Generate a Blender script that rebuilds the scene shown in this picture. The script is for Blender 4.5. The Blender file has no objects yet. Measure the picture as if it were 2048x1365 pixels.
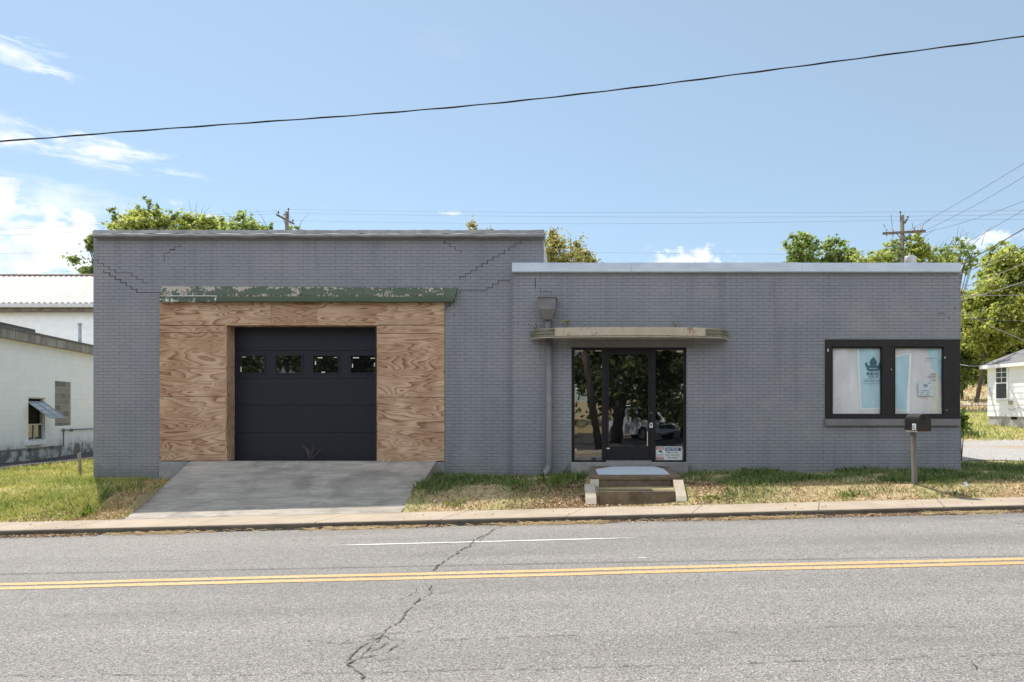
import bpy, math, random
import numpy as np
from mathutils import Vector, Matrix

random.seed(7)
RNG = np.random.default_rng(11)
SC = bpy.context.scene
COL = SC.collection
R = math.radians

# ------------------------------------------------------------------ camera, sky, sun, exposure
CAM = Vector((0.0, -13.65, 1.33))
FPX, VPX, VPY = 1365.0, 1190.0, 820.0          # focal length and vanishing point in photograph pixels
cam_data = bpy.data.cameras.new('camera')
cam = bpy.data.objects.new('camera', cam_data)
COL.objects.link(cam)
cam.location = CAM
cam.rotation_euler = (R(90), 0, 0)
cam_data.sensor_width = 36.0
cam_data.lens = 24.0
cam_data.shift_x = (1024 - VPX) / 2048
cam_data.shift_y = (VPY - 682.5) / 2048
cam_data.clip_end = 3000
SC.camera = cam

SUN_TO = Vector((-0.40, 0.51, 1.0)).normalized()   # direction towards the sun
sun_data = bpy.data.lights.new('sun', 'SUN')
sun_data.energy = 3.3
sun_data.angle = R(0.5)
sun_data.color = (1.0, 0.94, 0.84)
sun = bpy.data.objects.new('sun', sun_data)
COL.objects.link(sun)
sun.rotation_euler = (-SUN_TO).to_track_quat('-Z', 'Y').to_euler()

SC.view_settings.view_transform = 'Standard'
SC.view_settings.look = 'None'
SC.view_settings.exposure = 0.92
SC.view_settings.gamma = 1.0
SC.render.engine = 'CYCLES'
SC.cycles.use_denoising = True
SC.cycles.max_bounces = 8
SC.cycles.diffuse_bounces = 5
SC.cycles.glossy_bounces = 3
SC.cycles.transmission_bounces = 3
SC.cycles.transparent_max_bounces = 8


class Nodes:
    """small wrapper round a node tree"""
    def __init__(self, tree):
        self.t = tree
        for n in list(tree.nodes):
            tree.nodes.remove(n)

    def n(self, kind, ins=None, **props):
        nd = self.t.nodes.new(kind)
        for k, v in props.items():
            setattr(nd, k, v)
        for k, v in (ins or {}).items():
            self.put(nd.inputs[k], v)
        return nd

    def put(self, sock, v):
        if isinstance(v, bpy.types.NodeSocket):
            self.t.links.new(v, sock)
        elif isinstance(v, bpy.types.Node):
            self.t.links.new(v.outputs[0], sock)
        else:
            if sock.type == 'RGBA' and not isinstance(v, (int, float)) and len(v) == 3:
                v = (*v, 1.0)
            sock.default_value = v

    def math(self, op, a, b=0.0, c=0.0, clamp=False):
        nd = self.n('ShaderNodeMath', {0: a, 1: b, 2: c}, operation=op)
        nd.use_clamp = clamp
        return nd.outputs[0]

    def vmath(self, op, a, b=(0, 0, 0)):
        return self.n('ShaderNodeVectorMath', {0: a, 1: b}, operation=op).outputs[0]

    def mix(self, fac, a, b, blend='MIX'):
        nd = self.n('ShaderNodeMix', data_type='RGBA', blend_type=blend)
        self.put(nd.inputs[0], fac)
        self.put(nd.inputs[6], a)
        self.put(nd.inputs[7], b)
        return nd.outputs[2]

    def ramp(self, fac, stops, interp='LINEAR'):
        nd = self.n('ShaderNodeValToRGB', {0: fac})
        cr = nd.color_ramp
        cr.interpolation = interp
        while len(cr.elements) < len(stops):
            cr.elements.new(0.5)
        for e, (p, c) in zip(cr.elements, stops):
            e.position = p
            e.color = (c, c, c, 1) if isinstance(c, (int, float)) else (*c[:3], 1)
        return nd.outputs[0]

    def step(self, v, lo, hi):
        nd = self.n('ShaderNodeMapRange', {0: v, 1: lo, 2: hi, 3: 0.0, 4: 1.0}, interpolation_type='SMOOTHSTEP')
        return nd.outputs[0]

    def noise(self, vec, scale, detail=4, rough=0.55, dist=0.0):
        return self.n('ShaderNodeTexNoise', {'Vector': vec, 'Scale': scale, 'Detail': detail,
                                             'Roughness': rough, 'Distortion': dist}).outputs[0]

    def scaled(self, vec, s, off=(0, 0, 0)):
        return self.n('ShaderNodeMapping', {0: vec, 1: off, 3: s}).outputs[0]


# sky: physical sky, with the photograph's clouds as directions on the dome
world = bpy.data.worlds.new('World')
SC.world = world
world.use_nodes = True
W = Nodes(world.node_tree)
sky = W.n('ShaderNodeTexSky', sky_type='NISHITA')
sky.sun_disc = False
sky.sun_elevation = math.asin(SUN_TO.z)
sky.sun_rotation = math.atan2(SUN_TO.x, SUN_TO.y)
sky.altitude = 100
sky.air_density = 1.0
sky.dust_density = 0.25
sky.ozone_density = 2.2
SKY_STRENGTH = 0.10
direction = W.n('ShaderNodeTexCoord').outputs['Generated']
sep = W.n('ShaderNodeSeparateXYZ', {0: direction})
azim = W.math('ARCTAN2', sep.outputs[0], sep.outputs[1])
flat = W.math('SQRT', W.math('ADD', W.math('MULTIPLY', sep.outputs[0], sep.outputs[0]),
                             W.math('MULTIPLY', sep.outputs[1], sep.outputs[1])))
elev = W.math('ARCTAN2', sep.outputs[2], flat)
pol = W.n('ShaderNodeCombineXYZ', {0: azim, 1: elev, 2: 0.0}).outputs[0]


def sky_angles(px, py):
    x, y, z = (px - VPX), FPX, (VPY - py)
    return math.atan2(x, y), math.atan2(z, math.hypot(x, y))


def cloud(px, py, rx, ry, noise, lo, hi, amp, tilt=0.0):
    a, e = sky_angles(px, py)
    k = math.cos(a)
    rx, ry = rx / FPX * k * k, ry / FPX * k
    da, de = W.math('SUBTRACT', azim, a), W.math('SUBTRACT', elev, e)
    if tilt:
        de = W.math('ADD', de, W.math('MULTIPLY', da, tilt))
    da, de = W.math('DIVIDE', da, rx), W.math('DIVIDE', de, ry)
    dist = W.math('SQRT', W.math('ADD', W.math('MULTIPLY', da, da), W.math('MULTIPLY', de, de)))
    body = W.math('SUBTRACT', 1.0, dist)
    v = W.math('ADD', body, W.math('MULTIPLY', W.math('SUBTRACT', noise, 0.5), amp))
    return W.step(v, lo, hi)


wisp_noise = W.noise(W.scaled(pol, (9, 38, 1), (0.3, 0.1, 0)), 1.6, 10, 0.66, 0.7)
puff_noise = W.noise(W.scaled(pol, (1, 1.25, 1), (0.4, 0.2, 0)), 22.0, 10, 0.63, 0.3)
small_noise = W.noise(W.scaled(pol, (1, 1.6, 1)), 46.0, 6, 0.6, 0.2)
parts = []
for (px, py, rx, ry, nz, lo, hi, amp, tl, gain) in [
    (20, 105, 165, 36, wisp_noise, 0.1, 1.1, 3.0, 0.02, 0.95),
    (-10, 252, 150, 42, wisp_noise, 0.1, 1.1, 2.8, 0.12, 0.95),
    (200, 305, 190, 34, wisp_noise, 0.05, 1.0, 3.0, 0.05, 0.97),
    (110, 398, 220, 44, wisp_noise, -0.1, 1.3, 1.8, 0.05, 0.75),
    (200, 436, 150, 22, wisp_noise, 0.1, 1.6, 1.8, 0.0, 0.4),
    (0, 400, 52, 60, puff_noise, 0.15, 0.5, 3.0, 0.0, 0.9),
    (60, 500, 210, 120, puff_noise, 0.0, 0.75, 3.0, 0.0, 0.95),
    (120, 470, 110, 70, puff_noise, 0.1, 0.6, 3.2, 0.0, 0.95),
    (348, 407, 34, 15, small_noise, 0.15, 0.8, 2.4, 0.0, 0.85),
    (432, 437, 30, 12, small_noise, 0.15, 0.8, 2.4, 0.0, 0.8),
    (904, 428, 24, 9, small_noise, 0.15, 0.9, 2.4, 0.0, 0.7),
    (1372, 522, 95, 34, small_noise, 0.1, 0.8, 3.0, 0.0, 0.9),
    (1985, 478, 85, 28, small_noise, 0.2, 0.8, 3.0, 0.0, 0.75),
    (880, 100, 160, 60, wisp_noise, 0.2, 2.2, 2.0, 0.0, 0.12),
]:
    parts.append(W.math('MULTIPLY', cloud(px, py, rx, ry, nz, lo, hi, amp, tl), gain))
cover = parts[0]
for q in parts[1:]:
    cover = W.math('MAXIMUM', cover, q)
cloud_tone = W.ramp(W.noise(W.scaled(pol, (1, 1.3, 1), (0.7, 0.5, 0)), 20.0, 9, 0.6), [(0.36, (4.3, 4.95, 5.8)), (0.56, (6.3, 6.4, 6.5))])
cloud_col = W.vmath('MULTIPLY', cloud_tone, (1.0, 1.0, 1.0))
# unseen bright clouds added behind the camera to lift the shaded front
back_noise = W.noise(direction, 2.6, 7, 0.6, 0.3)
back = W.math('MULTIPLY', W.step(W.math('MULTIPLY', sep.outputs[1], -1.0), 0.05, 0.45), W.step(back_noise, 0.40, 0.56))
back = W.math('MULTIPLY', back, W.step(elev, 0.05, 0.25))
sky_clear = W.vmath('ADD', W.vmath('MULTIPLY', sky.outputs[0], (0.46, 0.49, 0.51)), (1.38, 1.70, 1.74))   # thin high haze over the physical sky
sky_col = W.mix(cover, sky_clear, cloud_col)
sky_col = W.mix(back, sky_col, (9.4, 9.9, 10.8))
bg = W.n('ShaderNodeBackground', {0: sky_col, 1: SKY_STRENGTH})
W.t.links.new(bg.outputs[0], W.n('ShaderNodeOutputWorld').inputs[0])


# ------------------------------------------------------------------ helpers
def P(px, py, Y):
    """world point at depth plane y=Y that the photograph shows at pixel (px, py)"""
    d = Y - CAM.y
    return Vector(((px - VPX) * d / FPX, Y, CAM.z - (py - VPY) * d / FPX))


def PX(px, Y): return (px - VPX) * (Y - CAM.y) / FPX
def PZ(py, Y): return CAM.z - (py - VPY) * (Y - CAM.y) / FPX


class MB:
    """collects shapes, then links them as one mesh object"""
    def __init__(self):
        self.v, self.f, self.smooth, self.marks = [], [], [], []

    def add(self, verts, faces, smooth=False):
        o = len(self.v)
        self.marks.append((o, len(self.f)))
        self.v += [tuple(v) for v in verts]
        self.f += [tuple(i + o for i in f) for f in faces]
        self.smooth += [smooth] * len(faces)
        return self

    def box(self, x0, x1, y0, y1, z0, z1, bev=0.0):
        if bev <= 0:
            v = [(x, y, z) for z in (z0, z1) for y in (y0, y1) for x in (x0, x1)]
            return self.add(v, [(0, 2, 3, 1), (4, 5, 7, 6), (0, 1, 5, 4), (2, 6, 7, 3), (0, 4, 6, 2), (1, 3, 7, 5)])
        b = min(bev, (x1 - x0) / 2.01, (y1 - y0) / 2.01, (z1 - z0) / 2.01)
        import bmesh
        bm = bmesh.new()
        bmesh.ops.create_cube(bm, size=1.0)
        for v in bm.verts:
            v.co = Vector(((x0 + x1) / 2 + v.co.x * (x1 - x0), (y0 + y1) / 2 + v.co.y * (y1 - y0), (z0 + z1) / 2 + v.co.z * (z1 - z0)))
        bmesh.ops.bevel(bm, geom=list(bm.edges), offset=b, segments=2, profile=0.5, affect='EDGES')
        bm.verts.index_update()
        vs = [v.co[:] for v in bm.verts]
        fs = [[v.index for v in f.verts] for f in bm.faces]
        bm.free()
        return self.add(vs, fs)

    def prism_x(self, prof, x0, x1, slant=0.0):
        """profile of (y, z) points extruded along x"""
        n = len(prof)
        v = [(x0, y, z) for y, z in prof] + [(x1, y, z) for y, z in prof]
        f = [(i, (i + 1) % n, n + (i + 1) % n, n + i) for i in range(n)]
        f += [tuple(range(n))[::-1], tuple(range(n, 2 * n))]
        return self.add(v, f)

    def prism_y(self, prof, y0, y1):
        """profile of (x, z) points extruded along y"""
        n = len(prof)
        v = [(x, y0, z) for x, z in prof] + [(x, y1, z) for x, z in prof]
        f = [(i, n + i, n + (i + 1) % n, (i + 1) % n) for i in range(n)]
        f += [tuple(range(n)), tuple(range(n, 2 * n))[::-1]]
        return self.add(v, f)

    def prism_z(self, prof, z0, z1, smooth=False):
        n = len(prof)
        v = [(x, y, z0) for x, y in prof] + [(x, y, z1) for x, y in prof]
        f = [(i, (i + 1) % n, n + (i + 1) % n, n + i) for i in range(n)]
        f += [tuple(range(n))[::-1], tuple(range(n, 2 * n))]
        return self.add(v, f, smooth)

    def tube(self, pts, rad, n=8, cap=True):
        pts = [Vector(p) for p in pts]
        rad = [rad] * len(pts) if isinstance(rad, (int, float)) else rad
        o = []
        prev = None
        for i, p in enumerate(pts):
            t = (pts[min(i + 1, len(pts) - 1)] - pts[max(i - 1, 0)]).normalized()
            a = prev if prev is not None else (Vector((1, 0, 0)) if abs(t.x) < 0.9 else Vector((0, 0, 1)))
            a = (a - t * a.dot(t)).normalized()
            prev = a
            b = t.cross(a)
            o += [p + (a * math.cos(2 * math.pi * k / n) + b * math.sin(2 * math.pi * k / n)) * rad[i] for k in range(n)]
        f = []
        for i in range(len(pts) - 1):
            for k in range(n):
                f.append((i * n + k, i * n + (k + 1) % n, (i + 1) * n + (k + 1) % n, (i + 1) * n + k))
        self.add(o, f, True)
        if cap:
            base = len(self.v) - len(o)
            self.f += [tuple(base + k for k in range(n))[::-1], tuple(base + (len(pts) - 1) * n + k for k in range(n))]
            self.smooth += [False, False]
        return self

    def build(self, name, mat, parent=None, local=False):
        me = bpy.data.meshes.new(name)
        off = Vector((0, 0, 0)) if (parent is None or local) else root_of(parent)
        me.from_pydata([(x - off.x, y - off.y, z - off.z) for x, y, z in self.v], [], self.f)
        me.polygons.foreach_set('use_smooth', self.smooth)
        me.materials.append(mat)
        me.update()
        return link(name, me, parent)


def build_each(mb, name, mat, parent=None, local=False, per=1):
    """every shape of the collector (or every per shapes) as an object of its own"""
    out = []
    mk = mb.marks[::per] + [(len(mb.v), len(mb.f))]
    for (v0, f0), (v1, f1) in zip(mk[:-1], mk[1:]):
        q = MB()
        q.v = mb.v[v0:v1]
        q.f = [tuple(i - v0 for i in f) for f in mb.f[f0:f1]]
        q.smooth = mb.smooth[f0:f1]
        out.append(q.build(name, mat, parent, local))
    return out


ROOT = {}


def root_of(o):
    while o.parent:
        o = o.parent
    return ROOT.get(o.name, Vector((0, 0, 0)))


def link(name, me, parent=None):
    o = bpy.data.objects.new(name, me)
    COL.objects.link(o)
    if parent:
        o.parent = parent
    return o


def tag(o, label, cat, group=None, kind=None):
    if label: o['label'] = label
    if cat: o['category'] = cat
    if group: o['group'] = group
    if kind: o['kind'] = kind
    return o


def structure(o, label=None, cat=None, kind='structure'):
    o['kind'] = kind
    if label: o['label'] = label
    if cat: o['category'] = cat
    return o


def thing(name, label, cat, loc, rotz=0.0, group=None):
    o = bpy.data.objects.new(name, None)
    COL.objects.link(o)
    o.empty_display_size = 0.2
    o.location = loc
    o.rotation_euler = (0, 0, rotz)
    ROOT[o.name] = Vector(loc)
    return tag(o, label, cat, group)


def fast_mesh(name, V, F, mat, parent=None, smooth=False):
    """numpy vertices and equal-sized faces to one mesh object"""
    me = bpy.data.meshes.new(name)
    V = np.asarray(V, dtype=np.float32)
    F = np.asarray(F, dtype=np.int32)
    if parent is not None:
        off = root_of(parent)
        V = V - np.array([off.x, off.y, off.z], dtype=np.float32)
    k = F.shape[1]
    me.vertices.add(len(V))
    me.vertices.foreach_set('co', V.ravel())
    me.loops.add(F.size)
    me.loops.foreach_set('vertex_index', F.ravel())
    me.polygons.add(len(F))
    me.polygons.foreach_set('loop_start', np.arange(0, F.size, k, dtype=np.int32))
    if smooth:
        me.polygons.foreach_set('use_smooth', np.ones(len(F), dtype=bool))
    me.materials.append(mat)
    me.update(calc_edges=True)
    me.validate()
    return link(name, me, parent)


# ------------------------------------------------------------------ materials
def new_mat(name):
    m = bpy.data.materials.new(name)
    m.use_nodes = True
    return m, Nodes(m.node_tree)


def finish(T, col, rough=0.7, metal=0.0, bump=None, bump_d=0.01, bump_s=0.5, ior=1.45, spec=0.5, coat=0.0):
    b = T.n('ShaderNodeBsdfPrincipled', {'Base Color': col, 'Roughness': rough, 'Metallic': metal, 'IOR': ior,
                                         'Specular IOR Level': spec, 'Coat Weight': coat})
    if bump is not None:
        T.put(b.inputs['Normal'], T.n('ShaderNodeBump', {'Height': bump, 'Distance': bump_d, 'Strength': bump_s}))
    T.t.links.new(b.outputs[0], T.n('ShaderNodeOutputMaterial').inputs[0])


def coords(T):
    return T.n('ShaderNodeTexCoord').outputs['Object']


def simple(name, c1, c2=None, scale=6.0, rough=0.6, metal=0.0, bump_d=0.0, stretch=(1, 1, 1), spec=0.5, detail=5, lo=0.35, hi=0.65, ior=1.45):
    m, T = new_mat(name)
    c2 = c2 or c1
    v = T.scaled(coords(T), stretch)
    nz = T.noise(v, scale, detail, 0.6)
    col = T.mix(T.step(nz, lo, hi), c1, c2)
    finish(T, col, rough, metal, nz if bump_d else None, bump_d or 0.01, 0.6, spec=spec, ior=ior)
    return m


def brick_paint():
    m, T = new_mat('painted grey brick')
    co = coords(T)
    s = T.n('ShaderNodeSeparateXYZ', {0: co})
    nrm = T.n('ShaderNodeNewGeometry').outputs['Normal']
    nx = T.math('ABSOLUTE', T.n('ShaderNodeSeparateXYZ', {0: nrm}).outputs[0])
    side = T.math('GREATER_THAN', nx, 0.7)
    u = T.math('ADD', T.math('MULTIPLY', s.outputs[0], T.math('SUBTRACT', 1.0, side)), T.math('MULTIPLY', s.outputs[1], side))
    wob = T.noise(co, 3.0, 3)
    v = T.math('ADD', s.outputs[2], T.math('MULTIPLY', T.math('SUBTRACT', wob, 0.5), 0.012))
    uu = T.math('ADD', u, T.math('MULTIPLY', T.math('SUBTRACT', T.noise(co, 9.0, 3), 0.5), 0.012))
    vec = T.n('ShaderNodeCombineXYZ', {0: uu, 1: v, 2: 0.0}).outputs[0]
    br = T.n('ShaderNodeTexBrick', {'Vector': vec, 'Color1': (0.0,) * 3, 'Color2': (1.0,) * 3, 'Mortar': (0.5,) * 3, 'Scale': 1.0,
                                    'Mortar Size': 0.0035, 'Mortar Smooth': 0.25, 'Bias': 0.0, 'Brick Width': 0.216, 'Row Height': 0.0655})
    joint = br.outputs['Fac']
    tone = br.outputs['Color']
    big = T.noise(co, 0.55, 5, 0.6)
    mid = T.noise(co, 4.0, 4, 0.6)
    col = T.mix(T.step(big, 0.3, 0.7), (0.222, 0.234, 0.262), (0.268, 0.276, 0.298))
    col = T.mix(T.math('MULTIPLY', tone, 0.16), col, (0.190, 0.200, 0.230))
    col = T.mix(T.math('MULTIPLY', T.step(mid, 0.5, 0.75), 0.25), col, (0.30, 0.306, 0.33))
    streak = T.noise(T.scaled(co, (2.2, 2.2, 0.16)), 1.5, 5, 0.62)
    col = T.mix(T.math('MULTIPLY', T.step(streak, 0.50, 0.70), 0.42), col, (0.165, 0.172, 0.192))
    patch = T.step(T.noise(T.scaled(co, (0.8, 0.8, 1.4)), 1.3, 3, 0.5), 0.58, 0.64)
    col = T.mix(T.math('MULTIPLY', patch, 0.36), col, (0.29, 0.292, 0.305))
    # paint fills some of the joints
    worn = T.step(T.noise(co, 2.6, 5, 0.7), 0.32, 0.62)
    jf = T.math('MULTIPLY', joint, T.math('ADD', 0.18, T.math('MULTIPLY', worn, 0.52)))
    col = T.mix(jf, col, (0.035, 0.035, 0.042))
    # few chips showing old red brick and white paint
    chip = T.step(T.noise(T.scaled(co, (1, 1, 1.6)), 11.0, 3, 0.6), 0.745, 0.765)
    col = T.mix(T.math('MULTIPLY', chip, 0.7), col, (0.20, 0.085, 0.05))
    # splash dirt near the ground
    low = T.math('MULTIPLY', T.math('SUBTRACT', 1.0, T.step(T.math('ADD', s.outputs[2], T.math('MULTIPLY', mid, 0.35)), 0.15, 0.5)), 0.35)
    col = T.mix(low, col, (0.10, 0.095, 0.09))
    h = T.math('SUBTRACT', T.math('MULTIPLY', T.noise(co, 30.0, 4), 0.25), joint)
    finish(T, col, 0.62, 0, h, 0.006, 0.8, spec=0.35)
    return m


def plywood(name, axis='x'):
    m, T = new_mat(name)
    co = coords(T)
    rnd = T.n('ShaderNodeObjectInfo').outputs['Random']
    off = T.n('ShaderNodeCombineXYZ', {0: T.math('MULTIPLY', rnd, 37.0), 1: T.math('MULTIPLY', rnd, 11.0), 2: T.math('MULTIPLY', rnd, 23.0)}).outputs[0]
    v = T.vmath('ADD', co, off)
    st = (0.40, 0.3, 2.7) if axis == 'x' else (4.0, 4.0, 0.7)
    n1 = T.noise(T.scaled(v, st), 1.25, 2.0, 0.45, 0.7)
    n2 = T.noise(T.scaled(v, tuple(c * 5 for c in st)), 1.0, 3, 0.5)
    rings = T.math('FRACT', T.math('ADD', T.math('MULTIPLY', n1, 17.0), T.math('MULTIPLY', n2, 0.7)))
    band = T.ramp(rings, [(0.0, 0.0), (0.35, 0.15), (0.68, 0.55), (0.86, 1.0), (0.93, 0.9), (1.0, 0.0)])
    fine = T.noise(T.scaled(v, (3, 3, 130) if axis == 'x' else (130, 130, 3)), 1.0, 3, 0.6)
    patch = T.noise(v, 1.6, 4, 0.6)
    light = T.mix(T.step(patch, 0.35, 0.7), (0.47, 0.305, 0.195), (0.62, 0.45, 0.315))
    dark = T.mix(T.step(patch, 0.3, 0.65), (0.185, 0.082, 0.040), (0.275, 0.140, 0.072))
    soft = T.step(T.noise(T.scaled(v, (0.7, 0.5, 1.1)), 1.7, 3, 0.5), 0.30, 0.62)
    col = T.mix(T.math('MULTIPLY', band, T.math('ADD', 0.62, T.math('MULTIPLY', soft, 0.38))), light, dark)
    col = T.mix(T.math('MULTIPLY', T.step(fine, 0.5, 0.8), 0.30), col, (0.16, 0.09, 0.05))
    grey = T.step(T.noise(T.scaled(v, (0.9, 0.9, 2.0)), 2.2, 5, 0.6), 0.56, 0.72)
    col = T.mix(T.math('MULTIPLY', grey, 0.35), col, (0.40, 0.31, 0.25))
    finish(T, col, 0.7, 0, band, 0.002, 0.4, spec=0.25)
    return m


def peeling_green(name, lo, hi, under=(0.43, 0.375, 0.31)):
    m, T = new_mat(name)
    co = coords(T)
    s = T.n('ShaderNodeSeparateXYZ', {0: co})
    n1 = T.noise(T.scaled(co, (1.0, 1.0, 1.5)), 3.2, 3, 0.55)
    n2 = T.noise(co, 22.0, 6, 0.68)
    nz = T.math('ADD', T.math('MULTIPLY', n1, 0.48), T.math('MULTIPLY', n2, 0.52))
    edge = T.math('MULTIPLY', T.math('ABSOLUTE', T.math('SUBTRACT', s.outputs[2], 3.665)), 0.75)
    edge = T.math('MULTIPLY', edge, 1.0)
    leftward = T.math('MULTIPLY', T.step(T.math('MULTIPLY', s.outputs[0], -1.0), 5.0, 9.0), 0.06)
    nz = T.math('ADD', T.math('ADD', nz, edge), leftward)
    bare = T.step(nz, lo, hi)
    col = T.mix(T.noise(co, 5.0, 3), (0.062, 0.088, 0.055), (0.085, 0.115, 0.074))
    col = T.mix(bare, col, under)
    finish(T, col, 0.55, 0, bare, -0.002, 0.5)
    return m


def asphalt(name, c_dark, c_light, c_warm):
    m, T = new_mat(name)
    co = coords(T)
    v1 = T.n('ShaderNodeTexVoronoi', {'Vector': co, 'Scale': 130.0})
    v2 = T.n('ShaderNodeTexVoronoi', {'Vector': co, 'Scale': 95.0})
    pick = T.n('ShaderNodeSeparateColor', {0: v1.outputs['Color']})
    pick2 = T.n('ShaderNodeSeparateColor', {0: v2.outputs['Color']})
    big = T.noise(T.scaled(co, (0.12, 0.8, 1)), 1.3, 5, 0.6)
    col = T.mix(T.step(pick.outputs[0], 0.1, 0.95), c_dark, c_light)
    col = T.mix(T.math('MULTIPLY', T.step(pick.outputs[1], 0.62, 0.9), 0.75), col, c_warm)
    col = T.mix(T.math('MULTIPLY', T.step(pick2.outputs[2], 0.88, 0.93), 0.55), col, (0.045, 0.045, 0.05))
    col = T.mix(T.math('MULTIPLY', T.step(pick2.outputs[0], 0.90, 0.95), 0.6), col, (0.52, 0.50, 0.47))
    col = T.mix(T.math('MULTIPLY', T.step(big, 0.42, 0.72), 0.28), col, tuple(c * 0.72 for c in c_dark))
    fine = T.noise(T.scaled(co, (0.5, 1.5, 1)), 7.0, 6, 0.7)
    col = T.mix(T.math('MULTIPLY', T.step(fine, 0.55, 0.75), 0.30), col, tuple(c * 0.75 for c in c_dark))
    sp = T.n('ShaderNodeSeparateXYZ', {0: co})
    wob = T.math('MULTIPLY', T.noise(T.scaled(co, (0.25, 0.6, 1)), 1.0, 4), 1.2)
    track = T.math('SINE', T.math('ADD', T.math('MULTIPLY', T.math('ADD', sp.outputs[1], wob), 3.7), 1.0))
    col = T.mix(T.math('MULTIPLY', T.step(track, 0.0, 1.0), 0.13), col, tuple(c * 0.6 for c in c_dark))
    blot = T.step(T.noise(T.scaled(co, (0.5, 1.2, 1)), 1.7, 6, 0.65), 0.60, 0.74)
    col = T.mix(T.math('MULTIPLY', blot, 0.22), col, (0.10, 0.098, 0.096))
    finish(T, col, 0.85, 0, v1.outputs['Distance'], 0.004, 0.6, spec=0.25)
    return m


def concrete(name, c1, c2, stain, joint=0.0, stain_amt=0.5, scale=2.0):
    m, T = new_mat(name)
    co = coords(T)
    n1 = T.noise(co, scale, 6, 0.65)
    n2 = T.noise(co, 55.0, 4, 0.65)
    n3 = T.noise(T.scaled(co, (1, 1, 1)), 0.9, 6, 0.6, 0.4)
    col = T.mix(T.step(n1, 0.3, 0.7), c1, c2)
    col = T.mix(T.math('MULTIPLY', T.step(n2, 0.52, 0.75), 0.45), col, tuple(c * 0.6 for c in c1))
    col = T.mix(T.math('MULTIPLY', T.step(n3, 0.5, 0.72), stain_amt), col, stain)
    h = T.math('ADD', n2, n1)
    if joint:
        s = T.n('ShaderNodeSeparateXYZ', {0: co})
        x = T.math('ADD', s.outputs[0], T.math('MULTIPLY', T.noise(co, 6.0, 4), 0.05))
        x = T.math('SUBTRACT', x, T.math('MULTIPLY', s.outputs[1], 0.35))
        fr = T.math('ABSOLUTE', T.math('SUBTRACT', T.math('FRACT', T.math('DIVIDE', x, joint)), 0.5))
        line = T.math('SUBTRACT', 1.0, T.step(fr, 0.003, 0.007))
        col = T.mix(T.math('MULTIPLY', line, 0.75), col, (0.08, 0.065, 0.05))
    finish(T, col, 0.85, 0, h, 0.004, 0.5, spec=0.3)
    return m


def ramp_mat():
    m, T = new_mat('brushed stained ramp concrete')
    co = coords(T)
    n1 = T.noise(T.scaled(co, (0.5, 1.6, 1)), 2.2, 7, 0.68)
    n2 = T.noise(co, 60.0, 4, 0.7)
    brush = T.noise(T.scaled(co, (1.2, 26, 26)), 1.6, 4, 0.65)
    stain = T.noise(T.scaled(co, (1, 0.7, 1)), 1.1, 6, 0.62, 0.5)
    col = T.mix(T.step(n1, 0.3, 0.7), (0.35, 0.312, 0.268), (0.52, 0.47, 0.41))
    col = T.mix(T.math('MULTIPLY', T.step(brush, 0.44, 0.66), 0.62), col, (0.21, 0.195, 0.175))
    col = T.mix(T.math('MULTIPLY', T.step(n2, 0.50, 0.70), 0.6), col, (0.15, 0.14, 0.125))
    col = T.mix(T.math('MULTIPLY', T.step(stain, 0.47, 0.64), 0.5), col, (0.17, 0.155, 0.135))
    scrape = T.math('MULTIPLY', T.step(T.noise(T.scaled(co, (14, 1.6, 1)), 1.0, 2, 0.5), 0.66, 0.70), T.step(T.n('ShaderNodeSeparateXYZ', {0: co}).outputs[1], -0.9, -0.4))
    col = T.mix(T.math('MULTIPLY', scrape, 0.35), col, (0.55, 0.54, 0.52))
    finish(T, col, 0.9, 0, T.math('ADD', n2, brush), 0.006, 0.7, spec=0.2)
    return m


def leaf_mat(name, stops, trans=0.45, patch_scale=0.35):
    m, T = new_mat(name)
    geo = T.n('ShaderNodeNewGeometry')
    co = coords(T)
    patch = T.noise(co, patch_scale, 3, 0.6)
    f = T.math('ADD', T.math('MULTIPLY', geo.outputs['Random Per Island'], 0.6), T.math('MULTIPLY', T.step(patch, 0.3, 0.7), 0.4))
    col = T.ramp(f, stops)
    d = T.n('ShaderNodeBsdfDiffuse', {0: col})
    t = T.n('ShaderNodeBsdfTranslucent', {0: T.mix(0.35, col, (0.35, 0.42, 0.03), 'MULTIPLY') if False else col})
    g = T.n('ShaderNodeBsdfGlossy', {0: (1, 1, 1, 1), 1: 0.45})
    mx = T.n('ShaderNodeMixShader', {0: trans, 1: d, 2: t})
    mx2 = T.n('ShaderNodeMixShader', {0: 0.03, 1: mx, 2: g})
    T.t.links.new(mx2.outputs[0], T.n('ShaderNodeOutputMaterial').inputs[0])
    return m


MAT = {}
MAT['brick'] = brick_paint()
MAT['plywood'] = plywood('weathered plywood')
MAT['jamb'] = plywood('jamb timber', 'z')
MAT['green'] = peeling_green('peeling green sheet', 0.585, 0.61)
MAT['green_strip'] = peeling_green('green strip', 0.80, 0.83)
MAT['green_worn'] = peeling_green('green strip with white edges', 0.70, 0.715, (0.62, 0.64, 0.66))
MAT['road'] = asphalt('worn asphalt', (0.135, 0.132, 0.134), (0.31, 0.303, 0.295), (0.335, 0.285, 0.228))
MAT['alley'] = simple('dark alley asphalt', (0.055, 0.05, 0.055), (0.09, 0.08, 0.08), 3.0, 0.9, bump_d=0.004)
MAT['sidewalk'] = concrete('pale sidewalk concrete', (0.345, 0.28, 0.215), (0.415, 0.345, 0.275), (0.26, 0.21, 0.16), joint=1.83, stain_amt=0.4)
MAT['ramp'] = ramp_mat()
MAT['kerb'] = concrete('stained and shade painted kerb', (0.085, 0.072, 0.056), (0.13, 0.11, 0.085), (0.045, 0.038, 0.03), stain_amt=0.6, scale=5.0)  # stains, plus the shade of the kerb face painted into the dark tone
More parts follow.
